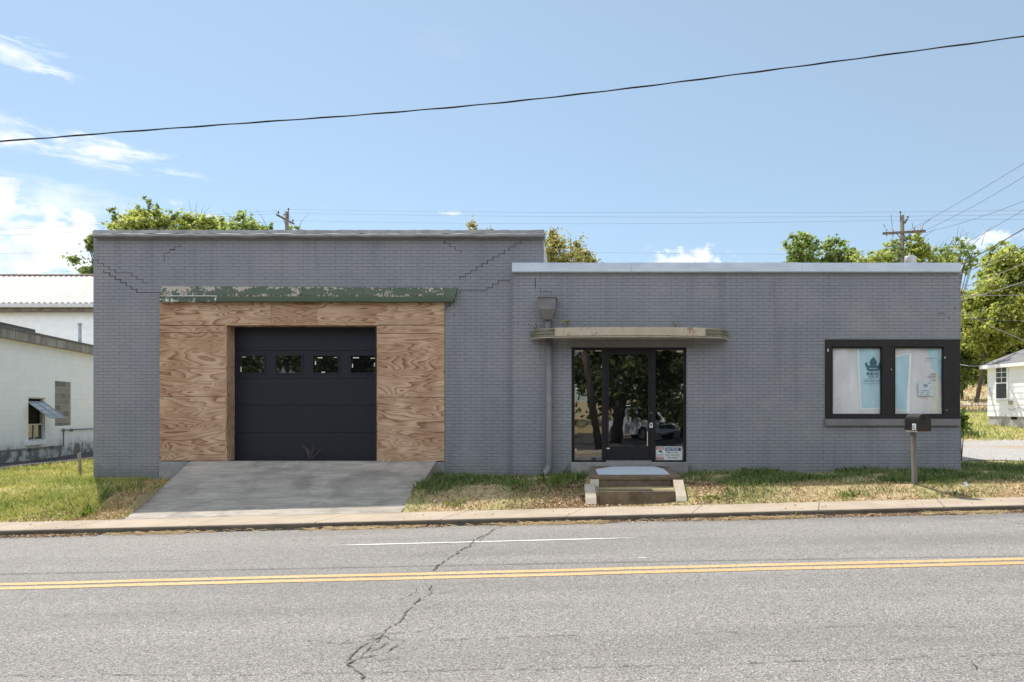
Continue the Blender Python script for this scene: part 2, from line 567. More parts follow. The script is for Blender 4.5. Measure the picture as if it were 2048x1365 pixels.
MAT['plinth'] = concrete('grey concrete', (0.26, 0.255, 0.25), (0.34, 0.335, 0.33), (0.15, 0.145, 0.14), stain_amt=0.5, scale=5.0)
MAT['step'] = concrete('stained step concrete', (0.135, 0.10, 0.068), (0.215, 0.165, 0.115), (0.04, 0.034, 0.028), stain_amt=0.8, scale=5.0)
MAT['cheek'] = concrete('rough step cheek concrete', (0.40, 0.34, 0.27), (0.50, 0.43, 0.345), (0.26, 0.20, 0.15), stain_amt=0.35, scale=6.0)
MAT['coping_top'] = concrete('weathered coping concrete', (0.27, 0.265, 0.265), (0.40, 0.39, 0.38), (0.17, 0.16, 0.155), scale=5.0)
MAT['coping'] = simple('grey painted coping', (0.20, 0.20, 0.21), (0.30, 0.29, 0.29), 6.0, 0.6, stretch=(0.6, 1, 3))
MAT['flashing'] = simple('galvanised flashing', (0.50, 0.57, 0.67), (0.58, 0.65, 0.74), 3.5, 0.42, 0.1, stretch=(0.7, 1, 1.5))
MAT['white_wall'] = simple('white painted masonry', (0.74, 0.77, 0.82), (0.81, 0.84, 0.89), 3.0, 0.75, bump_d=0.004)
MAT['parapet_white'] = simple('peeling white parapet paint', (0.50, 0.49, 0.47), (0.70, 0.69, 0.67), 7.0, 0.75)
MAT['roof_flat'] = simple('flat roof felt', (0.12, 0.12, 0.12), (0.16, 0.16, 0.155), 2.0, 0.9)
MAT['black_door'] = simple('dark garage door steel', (0.011, 0.0125, 0.022), (0.0135, 0.015, 0.0255), 40.0, 0.5, bump_d=0.0006, spec=0.4)
MAT['black_frame'] = simple('black aluminium', (0.010, 0.010, 0.013), (0.014, 0.014, 0.017), 10.0, 0.35, spec=0.5)
MAT['brown_frame'] = simple('dark brown stained timber', (0.011, 0.009, 0.010), (0.018, 0.0135, 0.0135), 4.0, 0.5, stretch=(6, 6, 0.8), bump_d=0.001)
MAT['crack'] = simple('open crack', (0.022, 0.020, 0.020), (0.06, 0.042, 0.035), 9.0, 0.95, spec=0.1)
MAT['tar'] = simple('dark road crack', (0.075, 0.07, 0.063), (0.165, 0.155, 0.14), 14.0, 0.95, spec=0.1)
MAT['canopy'] = None
MAT['grey_metal'] = simple('grey painted metal', (0.165, 0.165, 0.172), (0.20, 0.198, 0.20), 5.0, 0.45, spec=0.45)
MAT['black_hole'] = simple('dark opening', (0.004, 0.004, 0.004), (0.006, 0.006, 0.006), 3.0, 0.9)
MAT['steel'] = simple('brushed steel', (0.45, 0.45, 0.46), (0.55, 0.55, 0.56), 20.0, 0.3, 0.9)
MAT['screw'] = simple('pale screw heads', (0.50, 0.49, 0.46), (0.62, 0.61, 0.58), 60.0, 0.5)
MAT['tape'] = simple('cream tape', (0.70, 0.69, 0.58), (0.76, 0.75, 0.65), 6.0, 0.7)
MAT['white_paint'] = simple('white traffic paint', (0.55, 0.545, 0.53), (0.68, 0.675, 0.66), 9.0, 0.7)
MAT['board'] = simple('pale blue painted board', (0.52, 0.56, 0.62), (0.62, 0.65, 0.70), 5.0, 0.55, stretch=(1, 4, 1))
MAT['post_wood'] = simple('grey weathered post', (0.22, 0.195, 0.175), (0.30, 0.27, 0.245), 5.0, 0.85, stretch=(8, 8, 0.8), bump_d=0.002)
MAT['mail_post'] = simple('dark grey weathered post', (0.13, 0.12, 0.112), (0.20, 0.185, 0.17), 5.0, 0.85, stretch=(8, 8, 0.8), bump_d=0.002)
MAT['pole_wood'] = simple('utility pole timber', (0.13, 0.105, 0.085), (0.20, 0.17, 0.14), 2.5, 0.9, stretch=(5, 5, 0.4), bump_d=0.004)
MAT['bark'] = simple('bark', (0.075, 0.06, 0.047), (0.14, 0.115, 0.09), 3.0, 0.95, stretch=(4, 4, 0.8), bump_d=0.02)
MAT['mailbox'] = simple('black mailbox steel', (0.012, 0.012, 0.013), (0.018, 0.017, 0.017), 8.0, 0.38, spec=0.5)
MAT['mailbox_door'] = simple('mailbox door', (0.022, 0.018, 0.015), (0.03, 0.025, 0.02), 8.0, 0.6, spec=0.4)
MAT['wire'] = simple('black cable', (0.012, 0.012, 0.013), (0.02, 0.02, 0.02), 20.0, 0.6)
MAT['wire_grey'] = simple('grey aluminium wire', (0.26, 0.26, 0.27), (0.33, 0.33, 0.34), 20.0, 0.5, 0.2)
MAT['wire_thin'] = simple('weathered dark wire', (0.09, 0.10, 0.115), (0.13, 0.14, 0.155), 20.0, 0.6)
MAT['ceramic'] = simple('dark insulator', (0.045, 0.05, 0.06), (0.07, 0.075, 0.085), 20.0, 0.25)
MAT['porcelain'] = simple('brown cutout porcelain', (0.22, 0.14, 0.10), (0.28, 0.19, 0.14), 9.0, 0.35)
MAT['transformer'] = simple('pale grey tank paint', (0.42, 0.44, 0.47), (0.48, 0.50, 0.53), 3.0, 0.45)
MAT['shingle'] = simple('grey shingles', (0.15, 0.145, 0.15), (0.22, 0.215, 0.22), 14.0, 0.9, stretch=(1, 1, 4), bump_d=0.01)
MAT['house_white'] = simple('white siding', (0.80, 0.81, 0.82), (0.86, 0.87, 0.88), 2.0, 0.6)
MAT['house_base'] = concrete('foundation', (0.38, 0.37, 0.35), (0.46, 0.45, 0.43), (0.30, 0.29, 0.27))
MAT['stem'] = simple('dry stem', (0.10, 0.085, 0.06), (0.17, 0.14, 0.10), 8.0, 0.9)
MAT['truck_white'] = simple('white car paint', (0.75, 0.76, 0.77), (0.78, 0.79, 0.80), 2.0, 0.25)
MAT['rubber'] = simple('tyre rubber', (0.02, 0.02, 0.02), (0.03, 0.03, 0.03), 12.0, 0.8)
MAT['sign_white'] = simple('sign white', (0.62, 0.66, 0.64), (0.66, 0.70, 0.68), 3.0, 0.4)
MAT['sign_blue'] = simple('sign blue', (0.035, 0.05, 0.20), (0.045, 0.06, 0.22), 3.0, 0.4)
MAT['sign_red'] = simple('sign red', (0.42, 0.06, 0.06), (0.46, 0.08, 0.08), 3.0, 0.4)
MAT['sign_ink'] = simple('sign ink', (0.03, 0.035, 0.04), (0.04, 0.045, 0.05), 3.0, 0.4)
MAT['wrap_ink'] = simple('blue wrap print', (0.055, 0.13, 0.19), (0.07, 0.155, 0.215), 5.0, 0.6)
MAT['wrap_ink_pale'] = simple('pale wrap print', (0.20, 0.28, 0.37), (0.24, 0.32, 0.41), 5.0, 0.6)
MAT['paper'] = simple('white paper', (0.60, 0.66, 0.70), (0.64, 0.70, 0.74), 5.0, 0.6)
MAT['cinder'] = None


def canopy_mat():
    m, T = new_mat('rusty beige canopy paint')
    co = coords(T)
    n1 = T.noise(T.scaled(co, (1, 1, 0.7)), 3.0, 6, 0.65)
    n2 = T.noise(co, 12.0, 5, 0.65)
    col = T.mix(T.step(n1, 0.35, 0.65), (0.43, 0.37, 0.275), (0.54, 0.475, 0.37))
    rust = T.math('MULTIPLY', T.step(n1, 0.50, 0.66), T.step(n2, 0.42, 0.62))
    col = T.mix(T.math('MULTIPLY', rust, 0.85), col, (0.17, 0.075, 0.035))
    dark = T.step(T.noise(co, 7.0, 5, 0.7), 0.62, 0.74)
    col = T.mix(T.math('MULTIPLY', dark, 0.5), col, (0.09, 0.075, 0.055))
    finish(T, col, 0.6, 0, n2, 0.002, 0.4)
    return m


def cinder_mat():
    m, T = new_mat('bare concrete blocks')
    co = coords(T)
    s = T.n('ShaderNodeSeparateXYZ', {0: co})
    vec = T.n('ShaderNodeCombineXYZ', {0: s.outputs[1], 1: s.outputs[2], 2: 0.0}).outputs[0]
    br = T.n('ShaderNodeTexBrick', {'Vector': vec, 'Color1': (0.12, 0.115, 0.11), 'Color2': (0.34, 0.33, 0.31), 'Mortar': (0.40, 0.39, 0.37), 'Scale': 1.0,
                                    'Mortar Size': 0.008, 'Bias': 0.0, 'Brick Width': 0.4, 'Row Height': 0.2})
    col = T.mix(0.22, br.outputs['Color'], T.ramp(T.noise(co, 9.0, 5), [(0.3, (0.12, 0.115, 0.11)), (0.7, (0.28, 0.27, 0.25))]))
    finish(T, col, 0.9, 0, br.outputs['Fac'], -0.006, 0.6)
    return m


def stained_wall():
    m, T = new_mat('white wall with stained foot')
    co = coords(T)
    s = T.n('ShaderNodeSeparateXYZ', {0: co})
    vec = T.n('ShaderNodeCombineXYZ', {0: s.outputs[1], 1: s.outputs[2], 2: 0.0}).outputs[0]
    br = T.n('ShaderNodeTexBrick', {'Vector': vec, 'Scale': 1.0, 'Mortar Size': 0.006, 'Mortar Smooth': 0.5, 'Brick Width': 0.4, 'Row Height': 0.2})
    n1 = T.noise(co, 2.5, 6, 0.65)
    n2 = T.noise(T.scaled(co, (1, 1.6, 0.7)), 1.6, 6, 0.7)
    col = T.mix(T.step(n1, 0.3, 0.7), (0.79, 0.835, 0.87), (0.85, 0.89, 0.92))
    col = T.mix(T.math('MULTIPLY', br.outputs['Fac'], 0.22), col, (0.40, 0.41, 0.41))
    hgt = T.math('ADD', s.outputs[2], T.math('MULTIPLY', n2, -1.1))
    dirt = T.math('SUBTRACT', 1.0, T.step(hgt, -0.42, 0.25))
    col = T.mix(T.math('MULTIPLY', dirt, 0.55), col, (0.34, 0.32, 0.22))
    black = T.math('MULTIPLY', T.math('SUBTRACT', 1.0, T.step(hgt, -0.30, 0.02)), T.step(n1, 0.44, 0.56))
    col = T.mix(T.math('MULTIPLY', black, 0.75), col, (0.05, 0.046, 0.04))
    finish(T, col, 0.8, 0, n1, 0.004, 0.4)
    return m


def yellow_mat():
    m, T = new_mat('worn yellow traffic paint')
    co = coords(T)
    n1 = T.noise(co, 26.0, 5, 0.7)
    n2 = T.noise(T.scaled(co, (0.4, 2, 1)), 2.0, 5, 0.6)
    col = T.mix(T.step(n2, 0.3, 0.7), (0.50, 0.31, 0.135), (0.63, 0.40, 0.185))
    f = T.step(T.math('ADD', n1, T.math('MULTIPLY', n2, 0.25)), 0.62, 0.76)
    col = T.mix(T.math('MULTIPLY', f, 0.7), col, (0.22, 0.20, 0.17))
    finish(T, col, 0.75, 0, n1, 0.003, 0.3)
    return m


def streaked_fascia():
    m, T = new_mat('streaked concrete fascia')
    co = coords(T)
    n1 = T.noise(T.scaled(co, (1, 5, 0.6)), 1.6, 5, 0.65)
    col = T.ramp(n1, [(0.3, (0.13, 0.12, 0.11)), (0.5, (0.26, 0.24, 0.22)), (0.7, (0.42, 0.40, 0.38))])
    finish(T, col, 0.85)
    return m


def wrap_mat():
    m, T = new_mat('pale blue house wrap')
    co = coords(T)
    s = T.n('ShaderNodeSeparateXYZ', {0: co})
    n1 = T.noise(T.scaled(co, (2.5, 1, 0.8)), 1.4, 4, 0.55, 0.4)
    weave = T.noise(T.scaled(co, (60, 60, 4)), 1.0, 2)
    col = T.mix(T.step(n1, 0.35, 0.65), (0.42, 0.64, 0.72), (0.50, 0.69, 0.765))
    col = T.mix(T.math('MULTIPLY', T.step(weave, 0.4, 0.7), 0.15), col, (0.70, 0.79, 0.84))
    finish(T, col, 0.5, 0, n1, 0.02, 0.3)
    return m


def film_mat():
    m, T = new_mat('lilac grey sheeting')
    co = coords(T)
    n1 = T.noise(T.scaled(co, (3.0, 1, 0.9)), 1.4, 4, 0.55, 0.5)
    col = T.mix(T.step(n1, 0.35, 0.65), (0.66, 0.65, 0.68), (0.76, 0.75, 0.76))
    finish(T, col, 0.5, 0, n1, 0.02, 0.3)
    return m


def glass_mirror(name, tint=(0.004, 0.005, 0.005), ior=2.1, wav=0.0006):
    m, T = new_mat(name)
    co = coords(T)
    nz = T.noise(co, 1.8, 2, 0.5)
    finish(T, tint, 0.015, 0, nz, wav * 10, 0.25, ior=ior, spec=0.5)
    return m


def glass_clear(name):
    m, T = new_mat(name)
    tr = T.n('ShaderNodeBsdfTransparent', {0: (0.98, 0.99, 0.99, 1)})
    gl = T.n('ShaderNodeBsdfGlossy', {0: (1, 1, 1, 1), 1: 0.02})
    geo = T.n('ShaderNodeNewGeometry')
    c = T.math('ABSOLUTE', T.n('ShaderNodeVectorMath', {0: geo.outputs['Normal'], 1: geo.outputs['Incoming']}, operation='DOT_PRODUCT').outputs['Value'])
    fr = T.math('ADD', 0.06, T.math('MULTIPLY', 0.94, T.math('POWER', T.math('SUBTRACT', 1.0, c), 5.0)))
    mx = T.n('ShaderNodeMixShader', {0: fr, 1: tr, 2: gl})
    T.t.links.new(mx.outputs[0], T.n('ShaderNodeOutputMaterial').inputs[0])
    return m


def ground_mat():
    m, T = new_mat('patchy lawn soil')
    co = coords(T)
    n1 = T.noise(co, 0.9, 6, 0.65)
    n2 = T.noise(co, 9.0, 5, 0.7)
    n3 = T.noise(co, 40.0, 4, 0.7)
    col = T.mix(T.step(n1, 0.38, 0.62), (0.50, 0.37, 0.225), (0.34, 0.33, 0.14))
    col = T.mix(T.math('MULTIPLY', T.step(n2, 0.45, 0.7), 0.6), col, (0.56, 0.43, 0.27))
    col = T.mix(T.math('MULTIPLY', T.step(n3, 0.5, 0.7), 0.5), col, (0.16, 0.13, 0.08))
    finish(T, col, 0.95, 0, T.math('ADD', n2, n3), 0.03, 0.6, spec=0.15)
    return m


def gravel_mat():
    m, T = new_mat('pale gravel')
    co = coords(T)
    v = T.n('ShaderNodeTexVoronoi', {'Vector': co, 'Scale': 34.0})
    pick = T.n('ShaderNodeSeparateColor', {0: v.outputs['Color']})
    n1 = T.noise(T.scaled(co, (0.35, 1, 1)), 0.8, 5, 0.6)
    col = T.mix(pick.outputs[0], (0.30, 0.285, 0.27), (0.50, 0.48, 0.46))
    col = T.mix(T.math('MULTIPLY', T.step(n1, 0.45, 0.65), 0.75), col, (0.40, 0.30, 0.20))
    finish(T, col, 0.95, 0, v.outputs['Distance'], 0.03, 0.7, spec=0.2)
    return m


MAT['canopy'] = canopy_mat()
MAT['cinder'] = cinder_mat()
MAT['neighbour'] = stained_wall()
MAT['yellow'] = yellow_mat()
MAT['fascia'] = streaked_fascia()
MAT['wrap'] = wrap_mat()
MAT['film'] = film_mat()
MAT['glass'] = glass_mirror('dark tinted glass', ior=2.6)
MAT['glass_door'] = glass_mirror('garage window glass', (0.006, 0.007, 0.007), 1.9)
MAT['glass_clear'] = glass_clear('window glass')
MAT['glass_sky'] = simple('frosted pane', (0.35, 0.42, 0.50), (0.42, 0.50, 0.58), 3.0, 0.08, spec=0.8)
MAT['ground'] = ground_mat()
MAT['gravel'] = gravel_mat()
MAT['metal_roof'] = simple('pale metal roofing', (0.30, 0.28, 0.27), (0.36, 0.34, 0.33), 2.0, 0.6, 0.0, stretch=(3, 0.6, 0.6))
MAT['leaf_yellow'] = leaf_mat('yellow green foliage', [(0.0, (0.13, 0.19, 0.05)), (0.3, (0.32, 0.38, 0.07)), (0.65, (0.50, 0.54, 0.13)), (1.0, (0.72, 0.69, 0.19))], 0.64)
MAT['leaf_green'] = leaf_mat('mid green foliage', [(0.0, (0.09, 0.15, 0.055)), (0.4, (0.22, 0.30, 0.085)), (0.75, (0.37, 0.45, 0.12)), (1.0, (0.60, 0.61, 0.15))], 0.6)
MAT['leaf_olive'] = leaf_mat('autumn olive foliage', [(0.0, (0.10, 0.13, 0.05)), (0.4, (0.27, 0.27, 0.08)), (0.75, (0.46, 0.39, 0.11)), (1.0, (0.62, 0.46, 0.13))], 0.6)
MAT['leaf_dark'] = leaf_mat('dark green foliage', [(0.0, (0.04, 0.065, 0.025)), (0.5, (0.10, 0.14, 0.045)), (1.0, (0.24, 0.26, 0.08))], 0.35)
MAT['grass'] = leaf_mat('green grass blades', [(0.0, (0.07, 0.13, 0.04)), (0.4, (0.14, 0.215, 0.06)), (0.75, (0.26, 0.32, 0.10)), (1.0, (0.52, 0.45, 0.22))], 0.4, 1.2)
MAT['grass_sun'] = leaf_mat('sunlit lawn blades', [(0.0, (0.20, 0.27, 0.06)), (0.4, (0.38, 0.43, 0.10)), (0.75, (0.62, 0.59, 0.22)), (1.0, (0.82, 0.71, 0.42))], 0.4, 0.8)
MAT['grass_dry'] = leaf_mat('dry straw blades', [(0.0, (0.26, 0.185, 0.085)), (0.4, (0.48, 0.34, 0.17)), (0.75, (0.64, 0.47, 0.25)), (1.0, (0.78, 0.62, 0.38))], 0.2, 1.5)
MAT['litter'] = leaf_mat('dead leaf litter', [(0.0, (0.14, 0.085, 0.05)), (0.45, (0.36, 0.23, 0.13)), (0.8, (0.56, 0.40, 0.25)), (1.0, (0.72, 0.59, 0.45))], 0.15, 2.0)
MAT['weed'] = leaf_mat('bright weed blades', [(0.0, (0.12, 0.19, 0.03)), (0.5, (0.22, 0.30, 0.05)), (1.0, (0.42, 0.44, 0.12))], 0.45, 1.0)

# ------------------------------------------------------------------ terrain
KERB_Y, BACK_Y, ROAD_FAR = -3.75, -3.0, -10.4


def zs(x):
    return -0.20 + 0.025 * np.clip(x, -70, 70)


def sstep(a, lo, hi):
    t = np.clip((a - lo) / (hi - lo), 0, 1)
    return t * t * (3 - 2 * t)


def bank_top(x):
    return 0.03 + 0.012 * np.clip(x, -14, 12)


def H(x, y):
    """ground height"""
    x = np.asarray(x, dtype=float)
    y = np.asarray(y, dtype=float)
    s, b = zs(x), bank_top(x)
    width = np.where(x < -8, 2.2, 0.8)
    front = s + (b - s) * sstep(y, BACK_Y, BACK_Y + width)
    left = np.interp(y, [0, 8, 60, 200, 600], [0.0, -0.21, 0.1, 3, 12]) + bank_top(-10)
    right = np.interp(y, [0, 17, 46, 90, 150, 600], [0.0, 0.5, 1.6, 5.0, 7.0, 16.0]) + 0.1
    t = sstep(x, -10.0, 7.0)
    base0 = bank_top(x)
    back = (left * (1 - t) + right * t)
    back = back + (base0 - (bank_top(-10) * (1 - t) + 0.1 * t)) * (1 - sstep(y, 0, 5))
    z = np.where(y > 0, back, front)
    under = s - 0.3
    far = s - 0.1 + np.interp(-y, [10.4, 12, 30, 80, 300], [0.0, 0.02, -0.30, 1.0, 6.0])
    notch = (1 - sstep(np.abs(x - 0.66), 0.70, 0.98)) * (1 - sstep(y, -2.62, -2.35))
    z = z + (np.minimum(s - 0.01, z) - z) * notch * (y <= 0)
    z = np.where(y < BACK_Y, under, z)
    z = np.where(y < ROAD_FAR, far, z)
    return z


def lines(*segs):
    out = []
    for a, b, st in segs:
        out += list(np.arange(a, b, st))
    out.append(segs[-1][1])
    return np.array(out)


gx = lines((-600, -100, 50), (-100, -40, 6), (-40, -14, 1.0), (-14, -8.5, 0.25), (-8.5, -7.1, 0.05), (-7.1, -3.4, 0.25), (-3.4, -2.8, 0.05), (-2.8, 14, 0.25), (14, 40, 1.0), (40, 100, 6), (100, 600, 50))
gy = np.concatenate([lines((-400, -100, 50), (-100, -30, 5), (-30, -10.5, 1.0)), [-10.401, -10.399, -7, -3.1, -3.02, -3.0],
                     lines((-2.9, 0.0, 0.1)), lines((0.001, 2, 0.25), (2, 60, 1.0), (60, 160, 8), (160, 600, 60))])
GX, GY = np.meshgrid(gx, gy)
GZ = H(GX, GY)
GZ = GZ + 0.02 * np.sin(GX * 2.1 + np.sin(GY * 1.7)) * np.sin(GY * 2.9) * ((GY > -2.95) & (GY < -0.05)) 
_t = (GY + 0.03) / (BACK_Y + 0.03)
GZ = GZ - 0.5 * ((GX > -8.10 + 0.05 + 0.74 * _t) & (GX < -3.15 - 0.05 + 0.14 * _t) & (GY > BACK_Y - 0.01) & (GY < 0.3))
nx_, ny_ = len(gx), len(gy)
idx = np.arange(nx_ * ny_).reshape(ny_, nx_)
F = np.stack([idx[:-1, :-1].ravel(), idx[:-1, 1:].ravel(), idx[1:, 1:].ravel(), idx[1:, :-1].ravel()], 1)
ground = fast_mesh('ground', np.stack([GX.ravel(), GY.ravel(), GZ.ravel()], 1), F, MAT['ground'], smooth=True)
structure(ground, 'patchy grass and soil ground around the buildings', 'ground')


def drape(name, mat, u0, u1, nu, nv, lo, hi, lift, label, cat):
    """sheet over the terrain: for u in x, v from lo(x) to hi(x) in y"""
    us = np.linspace(u0, u1, nu)
    V, Fc = [], []
    for u in us:
        a, b = lo(u), hi(u)
        for k in range(nv):
            y = a + (b - a) * k / (nv - 1)
            V.append((u, y, float(H(u, y)) + lift))
    for i in range(nu - 1):
        for k in range(nv - 1):
            Fc.append((i * nv + k, (i + 1) * nv + k, (i + 1) * nv + k + 1, i * nv + k + 1))
    return structure(fast_mesh(name, V, Fc, mat, smooth=True), label, cat)


# road, kerb, sidewalk -- the street climbs 2.5 % to the right
def strip_x(name, mat, x0, x1, n, prof, parent=None):
    """profile of (y, dz) swept along x, following the street's rise"""
    m = MB()
    xs = np.linspace(x0, x1, n)
    k = len(prof)
    v = [(x, y, float(zs(x)) + dz) for x in xs for y, dz in prof]
    f = [(i * k + j, (i + 1) * k + j, (i + 1) * k + j + 1, i * k + j + 1) for i in range(n - 1) for j in range(k - 1)]
    m.add(v, f)
    return m.build(name, mat, parent)


road = structure(strip_x('road', MAT['road'], -70, 70, 60, [(ROAD_FAR, -0.10), (-7.0, -0.10), (KERB_Y + 0.06, -0.10)]), 'worn grey two lane asphalt road in front of the building', 'road')
sidewalk = structure(strip_x('sidewalk', MAT['sidewalk'], -70, 70, 120, [(KERB_Y + 0.012, -0.16), (KERB_Y + 0.014, -0.012), (KERB_Y + 0.03, -0.003), (KERB_Y + 0.06, 0.0), (BACK_Y, 0.004), (BACK_Y + 0.01, -0.25)]),
                     'narrow sandy concrete sidewalk with kerb', 'sidewalk')
kerb = structure(strip_x('kerb', MAT['kerb'], -70, 70, 700, [(KERB_Y - 0.05, -0.16), (KERB_Y - 0.035, -0.096), (KERB_Y - 0.01, -0.085), (KERB_Y, -0.03), (KERB_Y + 0.0135, -0.014)]), 'stained and shade painted kerb face along the sidewalk', 'kerb')
far_walk = structure(strip_x('sidewalk', MAT['sidewalk'], -70, 70, 60, [(-12.0, 0.03), (-10.45, 0.0), (-10.41, -0.2)]), 'concrete sidewalk along the opposite side of the road', 'sidewalk')
parking = drape('parking_lot', MAT['alley'], -40, 40, 81, 24, lambda u: -36.0, lambda u: -12.05, 0.03, 'dark asphalt parking lot across the road', 'parking lot')

m = MB()
for yc in (-6.69, -6.865):
    xs = np.linspace(-70, 70, 200)
    v, f = [], []
    for i, x in enumerate(xs):
        wob = 0.008 * math.sin(x * 1.3) + 0.004 * math.sin(x * 5.1)
        for s in (-1, 1):
            v.append((x, yc + s * 0.053 + wob, float(zs(x)) - 0.096))
        if i: f.append((2 * i - 2, 2 * i, 2 * i + 1, 2 * i - 1))
    m.add(v, f)
for o in build_each(m, 'road_marking', MAT['yellow'], road):
    o['label'] = 'yellow centre line'
m = MB()
v, f = [], []
xs = np.linspace(PX(655, -5.05), PX(1275, -5.05), 40)
for i, x in enumerate(xs):
    e = min(1.0, min(i, 39 - i) / 6 + 0.15)
    for s in (-1, 1):
        v.append((x, -5.05 + s * 0.028 * e + 0.01 * (i / 39), float(zs(x)) - 0.0955))
    if i: f.append((2 * i - 2, 2 * i, 2 * i + 1, 2 * i - 1))
m.add(v, f)
m.box(PX(1277, -6.2), PX(1292, -6.2), -6.215, -6.19, float(zs(0.5)) - 0.0985, float(zs(0.5)) - 0.095)
for o in build_each(m, 'road_marking', MAT['white_paint'], road):
    o['label'] = 'thin faded white line'


def road_at(px, py):
    """point of the road surface seen at a pixel"""
    a, b, c = (px - VPX) / FPX, 1.0, -(py - VPY) / FPX
    # z = -0.30 + 0.025 x
    t = (-0.30 - CAM.z) / (c - 0.025 * a)
    return a * t, CAM.y + t


def road_crack(mb, pts, width, jag, seed, gap=0.0):
    rnd = random.Random(seed)
    dense = []
    for (x0, y0), (x1, y1) in zip(pts[:-1], pts[1:]):
        L = math.hypot(x1 - x0, y1 - y0)
        n = max(2, int(L / 0.035))
        for k in range(n):
            t = k / n
            dense.append((x0 + (x1 - x0) * t, y0 + (y1 - y0) * t))
    dense.append(pts[-1])
    off, v = 0.0, []
    for i, (x, y) in enumerate(dense):
        off = off * 0.75 + rnd.uniform(-jag, jag) * 1.3
        x0, y0 = dense[max(0, i - 1)]
        x1, y1 = dense[min(len(dense) - 1, i + 1)]
        L = math.hypot(x1 - x0, y1 - y0) or 1
        nx, ny = -(y1 - y0) / L, (x1 - x0) / L
        w = 0.45 * width * rnd.uniform(0.15, 1.7) * (0.4 if (i in (0, len(dense) - 1)) else 1)
        cx, cy = x + nx * off, y + ny * off
        v.append((cx + nx * w, cy + ny * w, float(zs(cx)) - 0.0935))
        v.append((cx - nx * w, cy - ny * w, float(zs(cx)) - 0.0935))
    f = [(2 * i, 2 * i + 1, 2 * i + 3, 2 * i + 2) for i in range(len(dense) - 1) if rnd.random() > gap]
    mb.add(v, f)


cr = MB()
main = [road_at(*p) for p in [(1022, 1046), (985, 1062), (950, 1080), (920, 1103), (893, 1125), (870, 1142)]]
road_crack(cr, main, 0.022, 0.018, 1, 0.05)
road_crack(cr, [road_at(*p) for p in [(1005, 1050), (968, 1072), (932, 1100)]], 0.008, 0.02, 2, 0.15)
main2 = [road_at(*p) for p in [(866, 1172), (858, 1190), (838, 1196), (815, 1220), (790, 1245), (765, 1268), (735, 1288), (705, 1310), (690, 1322)]]
road_crack(cr, main2, 0.016, 0.014, 3, 0.1)
road_crack(cr, [road_at(*p) for p in [(840, 1174), (825, 1190), (800, 1200), (770, 1196)]], 0.006, 0.012, 4, 0.3)
road_crack(cr, [road_at(*p) for p in [(762, 1272), (790, 1284), (850, 1283), (930, 1279), (1010, 1276), (1070, 1273), (1160, 1270)]], 0.006, 0.010, 5, 0.25)
road_crack(cr, [road_at(*p) for p in [(765, 1270), (745, 1280), (700, 1288), (640, 1284), (600, 1280)]], 0.007, 0.014, 6, 0.3)
road_crack(cr, [road_at(*p) for p in [(762, 1276), (748, 1300), (722, 1312), (700, 1330), (730, 1350), (724, 1364)]], 0.014, 0.016, 7, 0.15)
road_crack(cr, [road_at(*p) for p in [(-10, 1352), (300, 1350), (600, 1349), (680, 1347), (900, 1342), (1150, 1338), (1400, 1331), (1700, 1322), (1900, 1314), (2060, 1309)]], 0.006, 0.008, 8, 0.3)
road_crack(cr, [road_at(*p) for p in [(1300, 1271), (1420, 1266), (1540, 1260), (1700, 1253), (1900, 1254), (2060, 1250)]], 0.005, 0.010, 9, 0.5)
road_crack(cr, [road_at(*p) for p in [(1530, 1179), (1640, 1175), (1780, 1169), (1960, 1166)]], 0.005, 0.010, 10, 0.5)
road_crack(cr, [road_at(*p) for p in [(100, 1232), (300, 1226), (560, 1220), (760, 1214)]], 0.005, 0.010, 11, 0.55)
road_crack(cr, [road_at(*p) for p in [(-5, 1093), (250, 1090), (640, 1090)]], 0.005, 0.008, 12, 0.4)
road_crack(cr, [road_at(*p) for p in [(1290, 1073), (1500, 1064), (1760, 1057), (2055, 1048)]], 0.005, 0.008, 13, 0.45)
road_crack(cr, [road_at(*p) for p in [(1900, 1022), (1945, 1033), (2000, 1041), (2055, 1050)]], 0.012, 0.014, 14, 0.2)
road_crack(cr, [road_at(*p) for p in [(1925, 1318), (1940, 1335), (1950, 1345)]], 0.007, 0.012, 15, 0.3)
road_crack(cr, [road_at(*p) for p in [(10, 1100), (80, 1082), (160, 1070)]], 0.008, 0.014, 16, 0.3)
for k in range(16):
    rr = random.Random(100 + k)
    base = (main + main2)[rr.randrange(len(main + main2))]
    a = rr.uniform(-0.5, 0.5) + (math.pi if rr.random() < 0.5 else 0)
    L = rr.uniform(0.15, 0.6)
    q = [base, (base[0] + L * 0.5 * math.cos(a), base[1] + L * 0.5 * math.sin(a)), (base[0] + L * math.cos(a + 0.4), base[1] + L * math.sin(a + 0.4))]
    road_crack(cr, q, 0.007, 0.014, 200 + k, 0.2)
build_each(cr, 'road_crack', MAT['tar'], road)

